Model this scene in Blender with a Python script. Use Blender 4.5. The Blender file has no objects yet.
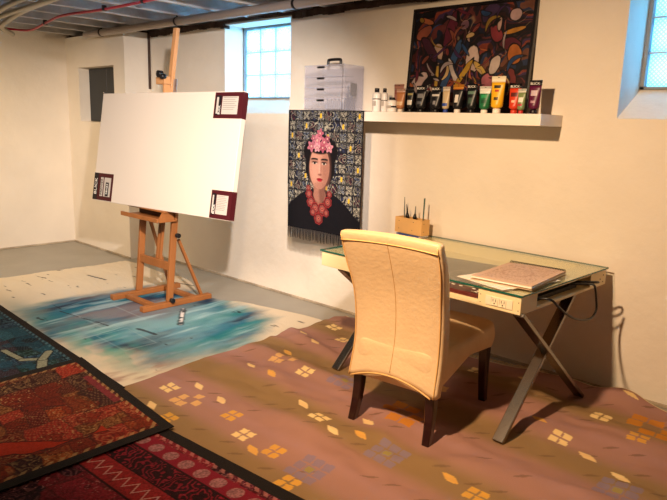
import bpy, bmesh, math, random
import numpy as np
from mathutils import Vector, Matrix
random.seed(7)
rng = np.random.default_rng(7)
SC = bpy.context.scene
C = SC.collection
PI = math.pi
def R(d): return math.radians(d)

# ------------------------------------------------------------------ colour / materials
def lin(c):
    return tuple((x/12.92 if x <= .04045 else ((x+.055)/1.055)**2.4) for x in c)
def rgb(h):
    return lin(tuple(int(h[i:i+2], 16)/255 for i in (0, 2, 4)))
MATS = {}
def mat(name, col, rough=.6, metal=0., bump=0., bscale=30., var=0., vscale=4., coat=0., trans=0., ior=1.45, spec=.5, alpha=1., stretch=None):
    m = bpy.data.materials.new(name); m.use_nodes = True
    nt = m.node_tree; b = nt.nodes['Principled BSDF']
    c = rgb(col) if isinstance(col, str) else col
    b.inputs['Base Color'].default_value = (*c, 1)
    b.inputs['Roughness'].default_value = rough
    b.inputs['Metallic'].default_value = metal
    b.inputs['Coat Weight'].default_value = coat
    b.inputs['Transmission Weight'].default_value = trans
    b.inputs['IOR'].default_value = ior
    b.inputs['Specular IOR Level'].default_value = spec
    b.inputs['Alpha'].default_value = alpha
    tc = nt.nodes.new('ShaderNodeTexCoord'); src = tc.outputs['Object']
    if stretch:
        mp = nt.nodes.new('ShaderNodeMapping'); mp.inputs['Scale'].default_value = stretch
        nt.links.new(src, mp.inputs['Vector']); src = mp.outputs['Vector']
    if var:
        n = nt.nodes.new('ShaderNodeTexNoise'); n.inputs['Scale'].default_value = vscale; n.inputs['Detail'].default_value = 5
        nt.links.new(src, n.inputs['Vector'])
        r = nt.nodes.new('ShaderNodeMapRange'); r.inputs['From Min'].default_value = .3; r.inputs['From Max'].default_value = .7
        r.inputs['To Min'].default_value = 1-var; r.inputs['To Max'].default_value = 1+var*.5
        nt.links.new(n.outputs['Fac'], r.inputs['Value'])
        mx = nt.nodes.new('ShaderNodeVectorMath'); mx.operation = 'SCALE'; mx.inputs[0].default_value = c
        nt.links.new(r.outputs['Result'], mx.inputs['Scale']); nt.links.new(mx.outputs['Vector'], b.inputs['Base Color'])
    if bump:
        n = nt.nodes.new('ShaderNodeTexNoise'); n.inputs['Scale'].default_value = bscale; n.inputs['Detail'].default_value = 6
        nt.links.new(src, n.inputs['Vector'])
        bp = nt.nodes.new('ShaderNodeBump'); bp.inputs['Strength'].default_value = bump; bp.inputs['Distance'].default_value = .02
        nt.links.new(n.outputs['Fac'], bp.inputs['Height']); nt.links.new(bp.outputs['Normal'], b.inputs['Normal'])
    MATS[name] = m
    return m
def attr_mat(name, rough=.9, bump=.3, bscale=200, spec=.2, coat=0):
    m = mat(name, 'ffffff', rough, bump=bump, bscale=bscale, spec=spec, coat=coat)
    nt = m.node_tree; a = nt.nodes.new('ShaderNodeVertexColor'); a.layer_name = 'Col'
    nt.links.new(a.outputs['Color'], nt.nodes['Principled BSDF'].inputs['Base Color'])
    return m

# ------------------------------------------------------------------ mesh builder
class MB:
    def __init__(s): s.bm = bmesh.new()
    def box(s, a, b, bev=0., M=None, seg=2):
        x0, y0, z0 = a; x1, y1, z1 = b
        t = bmesh.new()
        bmesh.ops.create_cube(t, size=1)
        bmesh.ops.scale(t, vec=(abs(x1-x0), abs(y1-y0), abs(z1-z0)), verts=t.verts)
        bmesh.ops.translate(t, vec=((x0+x1)/2, (y0+y1)/2, (z0+z1)/2), verts=t.verts)
        if bev: bmesh.ops.bevel(t, geom=t.edges[:], offset=bev, segments=seg, affect='EDGES', profile=.5)
        if M is not None: t.transform(M)
        s._add(t); return s
    def _add(s, t):
        me = bpy.data.meshes.new('tmp'); t.to_mesh(me); t.free(); s.bm.from_mesh(me); bpy.data.meshes.remove(me)
    def bar(s, p, q, w, t, bev=.002, up=(0, 0, 1)):
        p = Vector(p); q = Vector(q); d = q-p; L = d.length; d.normalize()
        u = Vector(up); x = u.cross(d)
        if x.length < 1e-4: x = Vector((1, 0, 0)).cross(d)
        x.normalize(); y = d.cross(x)
        M = Matrix((x, y, d)).transposed().to_4x4(); M.translation = p
        s.box((-w/2, -t/2, 0), (w/2, t/2, L), bev, M); return s
    def tube(s, pts, r, n=10, cap=True):
        pts = [Vector(p) for p in pts]; rr = r if isinstance(r, (list, tuple)) else [r]*len(pts)
        rings = []; prev = None
        for i, p in enumerate(pts):
            d = (pts[min(i+1, len(pts)-1)]-pts[max(i-1, 0)]).normalized()
            if prev is None:
                a = Vector((0, 0, 1)) if abs(d.z) < .9 else Vector((1, 0, 0))
                x = d.cross(a).normalized()
            else: x = (prev-d*prev.dot(d)).normalized()
            prev = x; y = d.cross(x)
            rings.append([s.bm.verts.new(p+(x*math.cos(2*PI*k/n)+y*math.sin(2*PI*k/n))*rr[i]) for k in range(n)])
        for a, b in zip(rings, rings[1:]):
            for k in range(n):
                f = s.bm.faces.new((a[k], a[(k+1) % n], b[(k+1) % n], b[k])); f.smooth = True
        if cap:
            s.bm.faces.new(rings[0][::-1]); s.bm.faces.new(rings[-1])
        return s
    def lathe(s, prof, n=24, o=(0, 0, 0)):
        o = Vector(o); rings = [[s.bm.verts.new(o+Vector((r*math.cos(2*PI*k/n), r*math.sin(2*PI*k/n), z))) for k in range(n)] for r, z in prof]
        for a, b in zip(rings, rings[1:]):
            for k in range(n):
                f = s.bm.faces.new((a[k], a[(k+1) % n], b[(k+1) % n], b[k])); f.smooth = True
        s.bm.faces.new(rings[0][::-1]); s.bm.faces.new(rings[-1]); return s
    def loft(s, rings, smooth=True, cap=True):
        vs = [[s.bm.verts.new(p) for p in r] for r in rings]; n = len(rings[0])
        for a, b in zip(vs, vs[1:]):
            for k in range(n):
                f = s.bm.faces.new((a[k], a[(k+1) % n], b[(k+1) % n], b[k])); f.smooth = smooth
        if cap:
            s.bm.faces.new(vs[0][::-1]); s.bm.faces.new(vs[-1])
        return s
    def prism(s, poly, axis, a, b):
        def pt(u, v, w):
            return {'x': (w, u, v), 'y': (u, w, v), 'z': (u, v, w)}[axis]
        A = [s.bm.verts.new(pt(u, v, a)) for u, v in poly]; B = [s.bm.verts.new(pt(u, v, b)) for u, v in poly]
        n = len(poly)
        for k in range(n): s.bm.faces.new((A[k], A[(k+1) % n], B[(k+1) % n], B[k]))
        s.bm.faces.new(A[::-1]); s.bm.faces.new(B); return s
    def build(s, name, m, parent=None, loc=None, rot=None):
        bmesh.ops.recalc_face_normals(s.bm, faces=s.bm.faces[:])
        me = bpy.data.meshes.new(name); s.bm.to_mesh(me); s.bm.free()
        o = bpy.data.objects.new(name, me); C.objects.link(o)
        me.materials.append(m if not isinstance(m, str) else MATS[m])
        if parent: o.parent = parent
        if loc: o.location = loc
        if rot: o.rotation_euler = rot
        return o
def tag(o, label=None, cat=None, group=None, kind=None):
    if label: o['label'] = label
    if cat: o['category'] = cat
    if group: o['group'] = group
    if kind: o['kind'] = kind
    return o
def empty(name, loc=(0, 0, 0), rz=0, label=None, cat=None, group=None, rot=None, parent=None):
    o = bpy.data.objects.new(name, None); C.objects.link(o); o.location = loc
    o.rotation_euler = rot if rot else (0, 0, rz); o.empty_display_size = .05
    if parent: o.parent = parent
    return tag(o, label, cat, group)
def struct(o): o['kind'] = 'structure'; return o
def text(name, s, size, m, parent, loc, rot, depth=.0006, width=None, align='CENTER', cat=None):
    cu = bpy.data.curves.new(name, 'FONT'); cu.body = s; cu.size = size; cu.extrude = depth
    cu.align_x = align; cu.align_y = 'CENTER'
    t = bpy.data.objects.new('tmp_text', cu); C.objects.link(t)
    bpy.context.view_layer.update()
    dg = bpy.context.evaluated_depsgraph_get()
    me = bpy.data.meshes.new_from_object(t.evaluated_get(dg)); C.objects.unlink(t); bpy.data.objects.remove(t)
    if width and len(me.vertices):
        xs = [v.co.x for v in me.vertices]; w = max(xs)-min(xs); k = width/w
        for v in me.vertices: v.co.x *= k
    me.materials.clear(); me.materials.append(MATS[m])
    o = bpy.data.objects.new(name, me); C.objects.link(o); o.parent = parent; o.location = loc; o.rotation_euler = rot
    return o

# ------------------------------------------------------------------ numpy noise
_P = rng.random((256, 256))
def vnoise(x, y, seed=0):
    x = np.asarray(x, float)+seed*17.31; y = np.asarray(y, float)+seed*7.77
    xi = np.floor(x).astype(int); yi = np.floor(y).astype(int); fx = x-xi; fy = y-yi
    fx = fx*fx*(3-2*fx); fy = fy*fy*(3-2*fy)
    g = lambda a, b: _P[a % 256, b % 256]
    return (g(xi, yi)*(1-fx)+g(xi+1, yi)*fx)*(1-fy)+(g(xi, yi+1)*(1-fx)+g(xi+1, yi+1)*fx)*fy
def fbm(x, y, seed=0, o=4):
    s = 0; a = .5; t = 0
    for k in range(o):
        s = s+a*vnoise(x*2**k, y*2**k, seed+k); t += a; a *= .5
    return s/t
def cellhash(i, j, seed=0):
    return _P[(i*37+j*101+seed*13) % 256, (i*71+j*19+seed*57) % 256]
def sm(a, b, x):
    t = np.clip((x-a)/(b-a), 0, 1); return t*t*(3-2*t)
def mixc(c, d, f):
    d = np.array(rgb(d) if isinstance(d, str) else d); return c*(1-f[..., None])+d*f[..., None]
def sheet(name, posf, nu, nv, colf, m, th=.004, parent=None, up=1):
    """grid u,v in 0..1 -> position (x,y,z arrays); solid sheet with thickness along z or y"""
    U, V = np.meshgrid(np.linspace(0, 1, nu), np.linspace(0, 1, nv), indexing='ij')
    X, Y, Z = posf(U, V)
    co = np.stack([X, Y, Z], -1).reshape(-1, 3)
    me = bpy.data.meshes.new(name)
    off = np.array([0, 0, -th]) if up == 1 else np.array([0, th, 0])
    N = nu*nv; allco = np.concatenate([co, co+off])
    idx = np.arange(N).reshape(nu, nv)
    q = np.stack([idx[:-1, :-1], idx[1:, :-1], idx[1:, 1:], idx[:-1, 1:]], -1).reshape(-1, 4)
    qb = q[:, ::-1]+N
    ring = np.concatenate([idx[:, 0], idx[-1, 1:], idx[-2::-1, -1], idx[0, -2:0:-1]])
    r2 = np.roll(ring, -1)
    qs = np.stack([ring, ring+N, r2+N, r2], -1)
    F = np.concatenate([q, qb, qs])
    me.vertices.add(2*N); me.vertices.foreach_set('co', allco.ravel())
    me.loops.add(F.size); me.loops.foreach_set('vertex_index', F.ravel())
    me.polygons.add(len(F)); me.polygons.foreach_set('loop_start', np.arange(len(F))*4)
    me.polygons.foreach_set('loop_total', np.full(len(F), 4))
    me.polygons.foreach_set('use_smooth', np.concatenate([np.ones(len(q)*2, bool), np.zeros(len(qs), bool)]))
    me.update(calc_edges=True)
    col = colf(U, V, X, Y, Z).reshape(-1, 3)
    a = me.color_attributes.new('Col', 'FLOAT_COLOR', 'POINT')
    c4 = np.ones((2*N, 4)); c4[:N, :3] = col; c4[N:, :3] = col
    a.data.foreach_set('color', c4.ravel())
    me.materials.append(m); me.validate()
    o = bpy.data.objects.new(name, me); C.objects.link(o)
    if parent: o.parent = parent
    return o

# ------------------------------------------------------------------ materials
mat('wall_paint', 'e9dfd0', .75, bump=.35, bscale=9, var=.05, vscale=2.5)
mat('floor_paint', '9a958a', .45, bump=.08, bscale=20, var=.10, vscale=3)
mat('joist_paint', 'c9c8c8', .7, bump=.15, var=.22, vscale=6)
mat('subfloor', '65686e', .8, bump=.2, var=.3, vscale=5)
mat('sill_wood', '4d3b33', .9, bump=.8, bscale=30, var=.4, vscale=12)
mat('white_pipe', 'b5aaa6', .45, var=.12, vscale=3)
mat('red_pipe', 'c21f3a', .35)
mat('dark_metal', '2c2a2e', .4, metal=.6)
mat('panel_grey', '34373a', .45, metal=.3, var=.1)
mat('frame_grey', '7c8488', .5)
mat('mortar', 'c2cccc', .7)
mat('easel_wood', 'a06434', .5, bump=.08, bscale=40, var=.18, vscale=9, stretch=(1, 1, .25))
mat('mast_wood', 'd39a66', .5, bump=.08, bscale=40, var=.12, vscale=9, stretch=(1, 1, .25))
mat('black_plastic', '15151a', .35)
mat('canvas_white', 'e0d4c6', .85, bump=.12, bscale=500)
mat('label_maroon', '481019', .45)
mat('label_black', '17131a', .45)
mat('label_white', 'c4bcb3', .5)
mat('text_white', 'f5f2ea', .5)
mat('text_grey', '4a4542', .6)
mat('text_black', '161318', .5)
mat('leather', 'e6c79c', .38, bump=.14, bscale=45, var=.05, vscale=8, spec=.45)
mat('piping', 'e6b978', .45)
mat('leg_dark', '2a1010', .3, coat=.4)
mat('table_cream', 'e9d5a8', .45, var=.03)
mat('steel', '8c8680', .24, metal=1., bump=.03, bscale=60)
mat('black_cord', '0d0c0e', .4)
mat('outlet', 'e8dcc0', .4)
mat('slot_dark', '1a1412', .6)
mat('shelf_white', 'efe6dc', .45)
mat('frame_black', '141216', .3, coat=.3)
mat('paper', 'efe3d2', .8, var=.03)
mat('holder_wood', 'dcae70', .6, bump=.05, var=.06, vscale=10)
mat('blue_book', '27498c', .5)
mat('brush_grey', '6a706c', .4)
mat('brush_green', '3f5a52', .4)
mat('bristle', '1c1814', .8)
mat('red_tray', '5b2420', .35, var=.3, vscale=30)
mat('fringe_black', '17161c', .9)
mat('wire', '2a2624', .4, metal=.7)
mat('fringe_cream', 'cdb892', .95)
WALLM = MATS['wall_paint']
# clear glass top with green edge
g = mat('glass_top', 'dff2ea', .03, trans=1., ior=1.45)
nt = g.node_tree; out = nt.nodes['Material Output']
tr = nt.nodes.new('ShaderNodeBsdfTransparent'); tr.inputs['Color'].default_value = (.955, .99, .975, 1)
gs = nt.nodes.new('ShaderNodeBsdfGlossy'); gs.inputs['Roughness'].default_value = .03
lw = nt.nodes.new('ShaderNodeLayerWeight'); pw = nt.nodes.new('ShaderNodeMath'); pw.operation = 'POWER'; pw.inputs[1].default_value = 4
nt.links.new(lw.outputs['Facing'], pw.inputs[0]); fz = nt.nodes.new('ShaderNodeMath'); fz.operation = 'MULTIPLY_ADD'; fz.inputs[1].default_value = .6; fz.inputs[2].default_value = .03
nt.links.new(pw.outputs[0], fz.inputs[0])
mx = nt.nodes.new('ShaderNodeMixShader'); nt.links.new(fz.outputs[0], mx.inputs[0]); nt.links.new(tr.outputs[0], mx.inputs[1]); nt.links.new(gs.outputs[0], mx.inputs[2])
nt.links.new(mx.outputs[0], out.inputs['Surface'])
g2 = mat('glass_edge', '1d5c50', .15)
# translucent storage plastic
pl = bpy.data.materials.new('clear_plastic'); pl.use_nodes = True
nt = pl.node_tree; out = nt.nodes['Material Output']; pb = nt.nodes['Principled BSDF']
pb.inputs['Base Color'].default_value = (*rgb('f0eff6'), 1); pb.inputs['Roughness'].default_value = .22
tr = nt.nodes.new('ShaderNodeBsdfTransparent'); tr.inputs['Color'].default_value = (.93, .93, .96, 1)
mx = nt.nodes.new('ShaderNodeMixShader'); mx.inputs['Fac'].default_value = .15
nt.links.new(tr.outputs[0], mx.inputs[1]); nt.links.new(pb.outputs[0], mx.inputs[2]); nt.links.new(mx.outputs[0], out.inputs['Surface'])
MATS['clear_plastic'] = pl
# glass block: lets the daylight through, pressed pattern on its face
def block_mat(name, pattern):
    m = bpy.data.materials.new(name); m.use_nodes = True; nt = m.node_tree
    for n in list(nt.nodes):
        if n.type == 'BSDF_PRINCIPLED': nt.nodes.remove(n)
    out = nt.nodes['Material Output']
    tl = nt.nodes.new('ShaderNodeBsdfTranslucent'); gl = nt.nodes.new('ShaderNodeBsdfGlossy'); gl.inputs['Roughness'].default_value = .15
    mx = nt.nodes.new('ShaderNodeMixShader'); mx.inputs['Fac'].default_value = .08
    tc = nt.nodes.new('ShaderNodeTexCoord'); mp = nt.nodes.new('ShaderNodeMapping')
    nt.links.new(tc.outputs['Object'], mp.inputs['Vector'])
    cr = nt.nodes.new('ShaderNodeValToRGB')
    if pattern == 'diamond':
        mp.inputs['Rotation'].default_value = (0, R(45), 0); mp.inputs['Scale'].default_value = (58, 58, 58)
        sep = nt.nodes.new('ShaderNodeSeparateXYZ'); nt.links.new(mp.outputs[0], sep.inputs[0])
        parts = []
        for ax in ('X', 'Z'):
            f = nt.nodes.new('ShaderNodeMath'); f.operation = 'PINGPONG'; f.inputs[1].default_value = .5
            nt.links.new(sep.outputs[ax], f.inputs[0]); parts.append(f)
        mn = nt.nodes.new('ShaderNodeMath'); mn.operation = 'MINIMUM'
        nt.links.new(parts[0].outputs[0], mn.inputs[0]); nt.links.new(parts[1].outputs[0], mn.inputs[1])
        nt.links.new(mn.outputs[0], cr.inputs[0])
        cr.color_ramp.elements[0].position = .03; cr.color_ramp.elements[0].color = (.42, .62, .68, 1)
        cr.color_ramp.elements[1].position = .3; cr.color_ramp.elements[1].color = (.95, .99, 1, 1)
    else:
        n = nt.nodes.new('ShaderNodeTexNoise'); n.inputs['Scale'].default_value = 70; n.inputs['Detail'].default_value = 2
        nt.links.new(mp.outputs[0], n.inputs['Vector']); nt.links.new(n.outputs['Fac'], cr.inputs[0])
        cr.color_ramp.elements[0].position = .38; cr.color_ramp.elements[0].color = (.62, .82, .84, 1)
        cr.color_ramp.elements[1].position = .5; cr.color_ramp.elements[1].color = (.97, 1, 1, 1)
    nt.links.new(cr.outputs[0], tl.inputs['Color'])
    nt.links.new(tl.outputs[0], mx.inputs[1]); nt.links.new(gl.outputs[0], mx.inputs[2]); nt.links.new(mx.outputs[0], out.inputs['Surface'])
    MATS[name] = m; return m
block_mat('block_plain', 'plain'); block_mat('block_diamond', 'diamond')

# ------------------------------------------------------------------ room
XL, XR, YB, YF, JOG, YN, ZT = -7.64, 1.7, 3.82, -1.7, -6.30, 3.52, 2.43
W1 = (-4.985, -4.086, 1.615, 2.41)      # left window opening
W2 = (-1.34, -.44, 1.625, 2.42)         # right window opening
NI = (-7.34, -6.53, 1.48, 2.085)        # niche
struct(MB().box((XL-.3, YF-.3, -.2), (XR+.3, YB+.5, 0)).build('floor', MATS['floor_paint']))
w = MB()
def cells(w, x0, x1, y0, y1, holes, zt=ZT):
    xs = sorted({x0, x1, *[h[0] for h in holes], *[h[1] for h in holes]})
    for a, b in zip(xs, xs[1:]):
        hs = [h for h in holes if h[0] <= a and h[1] >= b]
        if not hs: w.box((a, y0, -.1), (b, y1, zt))
        else:
            h = hs[0]; w.box((a, y0, -.1), (b, y1, h[2]))
            if h[3] < zt: w.box((a, y0, h[3]), (b, y1, zt))
cells(w, JOG, XR+.3, YB, YB+.42, [W1, W2])
cells(w, XL-.3, JOG, YN, YB+.42, [])
wb = w
# niche: carve by building the projecting wall from cells instead
w = MB()
cells(w, JOG, XR+.3, YB, YB+.42, [W1, W2])
cells(w, XL-.3, JOG, YN, YN+.16, [NI])
w.box((XL-.3, YN+.16, -.1), (JOG, YB+.42, ZT))
wb.bm.free()
struct(w.build('wall_back', WALLM))
struct(MB().box((XL-.3, YF, -.1), (XL, YN+.05, ZT+.25)).build('wall_left', WALLM))
struct(MB().box((XR, YF, -.1), (XR+.3, YB+.42, ZT+.25)).build('wall_right', WALLM))
struct(MB().box((XL-.3, YF-.3, -.1), (XR+.3, YF, ZT+.25)).build('wall_front', WALLM))
# rough dirty line of the wall foot
b = MB()
b.box((JOG, YB-.012, 0), (XR, YB, .02), .004); b.box((XL, YN-.012, 0), (JOG+.01, YN, .02), .004)
struct(b.build('baseboard_back', mat('foot_grime', 'b3a48e', .9, bump=.6, bscale=25, var=.4, vscale=6)))
b = MB(); b.box((XL, YF, 0), (XL+.012, YN, .02), .004)
struct(b.build('baseboard_left', MATS['foot_grime']))
# ceiling : subfloor boards, joists, rim
struct(MB().box((XL-.3, YF-.3, 2.66), (XR+.3, YB+.42, 2.74)).build('ceiling', MATS['subfloor']))
# the joists are part of the ceiling structure
x = -7.44
while x < XR:
    jw = .045
    o = MB().box((x-jw/2, YF, 2.45), (x+jw/2, YB+.40, 2.662), .003).build('ceiling_joist', MATS['joist_paint']); struct(o)
    x += .47
# dark, crumbly sill plate over the wall
prof = []
n = 140; top = []
w = MB()
xs = np.linspace(JOG, XR, n)
for a, b2 in zip(xs, xs[1:]):
    d = .006+.02*float(vnoise(a*6, 3))
    if not (W1[0] < a < W1[1] or W2[0] < a < W2[1]):
        w.box((a, YB-d, ZT-.02-.03*float(vnoise(a*9, 8))), (b2, YB+.05, ZT+.02))
    else: w.box((a, YB-d, ZT-.005), (b2, YB+.05, ZT+.02))
w.box((XL-.3, YB+.3, ZT), (XR, YB+.42, 2.66)); w.box((XL-.3, YN+.04, ZT), (XL, YB+.42, 2.66)); w.box((XL, YN+.02, ZT), (JOG, YB+.42, 2.448)); w.box((XL, YB-.1, 2.44), (JOG, YB+.42, 2.448))
struct(w.build('trim_1', MATS['sill_wood']))
struct(MB().box((JOG, YB-.022, 1.85), (JOG+.022, YB, 2.43), .003).build('corner_gap_strip', MATS['sill_wood']))  # dark strip standing in for the open gap in the wall corner
# windows
def window(n, W, cols, bm_, yg, label_sill):
    x0, x1, z0, z1 = W
    zs = 1.765 if n == 1 else 1.81
    zt = z1-.02
    xg0, xg1 = x0+(.0 if n == 1 else .035), x1-.005
    f = MB(); t = .022
    f.box((xg0-.0, yg-.02, zs-.01), (xg0+t, yg+.07, zt+.02)); f.box((xg1-t, yg-.02, zs-.01), (xg1, yg+.07, zt+.02))
    f.box((xg0, yg-.02, zt), (xg1, yg+.07, zt+.02)); f.box((xg0, yg-.02, zs-.01), (xg1, yg+.07, zs+.005))
    root = struct(f.build('window_%d' % n, MATS['frame_grey']))
    bw = (xg1-xg0-2*t)/cols; rows = 3; bh = (zt-zs)/rows
    m = MB()
    for i in range(1, cols): m.box((xg0+t+i*bw-.005, yg, zs), (xg0+t+i*bw+.005, yg+.06, zt))
    for j in range(1, rows): m.box((xg0+t, yg+.001, zs+j*bh-.005), (xg1-t, yg+.059, zs+j*bh+.005))
    m.build('mortar_joints', MATS['mortar'], root)
    for i in range(cols):
        for j in range(rows):
            MB().box((xg0+t+i*bw+.005, yg+.004, zs+j*bh+.005), (xg0+t+(i+1)*bw-.005, yg+.056, zs+(j+1)*bh-.005), .006).build('glass_block', MATS[bm_], root)
    # wall stuff above glass and sloping sill below
    s = MB()
    s.prism([(YB+.001, z0-.0), (yg+.0, zs-.01), (yg+.08, zs-.01), (yg+.08, z0-.05), (YB+.001, z0-.05)], 'x', x0, x1)
    if n == 2:
        s.prism([(x0-.001, YB+.001), (xg0, yg+.0), (xg0, yg+.08), (x0-.001, yg+.08)], 'z', z0, z1)
    sm_ = struct(s.build('window_sill', WALLM, root))
window(1, W1, 4, 'block_plain', YB+.235, '')
window(2, W2, 4, 'block_diamond', YB+.235, '')

# meter niche door
o = empty('electrical_panel', (-6.93, YN+.12, 1.485), label='dark grey metal panel set in the small recess of the far wall', cat='panel')
MB().box((-.40, 0, 0), (.005, .03, .59), .003).build('left_door', MATS['panel_grey'], o)
MB().box((.012, 0, 0), (.39, .03, .59), .003).build('right_door', MATS['panel_grey'], o)
MB().box((-.055, -.012, .26), (-.035, .0, .33), .002).build('latch', MATS['steel'], o)

# pipes
def clamp_ring(x, y, z, r, parent):
    MB().tube([(x-.012, y, z), (x+.012, y, z)], r+.004, 14).bar((x, y, z+r), (x, y, z+r+.03), .014, .01).build('clamp', MATS['dark_metal'], parent)
pipe = MB().tube([(-6.9, 3.41, 2.405), (1.6, 3.41, 2.405)], .036, 16).build('ceiling_pipe', MATS['white_pipe'])
tag(pipe, 'long off-white pipe running under the joists along the back wall', 'pipe')
for x in (-6.55, -5.15, -3.6): clamp_ring(x, 3.41, 2.405, .036, pipe)
pipe = MB().tube([(-6.2, 3.62, 2.44), (1.6, 3.62, 2.425)], .016, 10).build('thin_pipe', mat('pipe_brown', '8d7467', .6, var=.3))
tag(pipe, 'thin brownish pipe between the long white pipe and back wall', 'pipe')
def smooth_path(pts, k=8):
    pts = [Vector(p) for p in pts]; out = []
    P_ = [pts[0]*2-pts[1]]+pts+[pts[-1]*2-pts[-2]]
    for i in range(1, len(P_)-2):
        for j in range(k):
            t = j/k; a, b, c, d = P_[i-1:i+3]
            out.append(.5*((2*b)+(c-a)*t+(2*a-5*b+4*c-d)*t*t+(3*b-a-3*c+d)*t**3))
    out.append(pts[-1]); return out
rp = MB().tube(smooth_path([(-7.5, 2.45, 2.41), (-7.17, 2.628, 2.40), (-7.109, 2.703, 2.395), (-6.867, 2.807, 2.38), (-6.289, 2.713, 2.39), (-5.887, 2.694, 2.42), (-5.434, 2.731, 2.42), (-5.044, 2.751, 2.42), (-4.501, 2.744, 2.42), (-3.6, 2.7, 2.42)]), .0115, 10).build('red_water_pipe', MATS['red_pipe'])
tag(rp, 'bright red plastic water pipe snaking under the ceiling joists', 'pipe')
for p in ((-6.289, 2.713, 2.39), (-5.2, 2.74, 2.42), (-4.6, 2.744, 2.42)):
    MB().box((-.01, -.018, -.014), (.01, .018, .03), .003).build('clip', MATS['dark_metal'], rp, p)
for i, (pts, r, lb) in enumerate([
    ([(-7.2, 2.6, 2.40), (-6.361, 2.252, 2.38), (-5.795, 2.134, 2.38), (-5.152, 2.045, 2.38), (-3.5, 1.9, 2.38)], .022, 'pale pipe, topmost of the bundle curving across the ceiling corner'),
    ([(-7.2, 2.72, 2.37), (-6.621, 2.341, 2.36), (-6.06, 2.228, 2.36), (-5.048, 2.074, 2.33), (-3.5, 1.92, 2.30)], .018, 'pale pipe in the middle of the bundle in the ceiling corner'),
    ([(-7.3, 2.80, 2.37), (-6.735, 2.488, 2.36), (-6.102, 2.326, 2.36), (-5.466, 2.203, 2.36), (-4.828, 2.127, 2.36), (-3.5, 1.98, 2.36)], .022, 'pale pipe, lowest of the bundle curving across the ceiling corner')]):
    o = MB().tube(smooth_path(pts), r, 12).build('bundled_pipe', mat('pipe_cream%d' % i, 'a39d8c', .3)); tag(o, lb, 'pipe', 'pipes bundled in the ceiling corner')

# ------------------------------------------------------------------ floor cloths
KIL_FEET = [(-2.027, 2.389), (-1.581, 2.441), (-1.64, 3.106), (-2.09, 3.05), (-1.32, 2.742), (-1.272, 3.517), (-2.555, 2.891), (-2.60, 3.65)]
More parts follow.
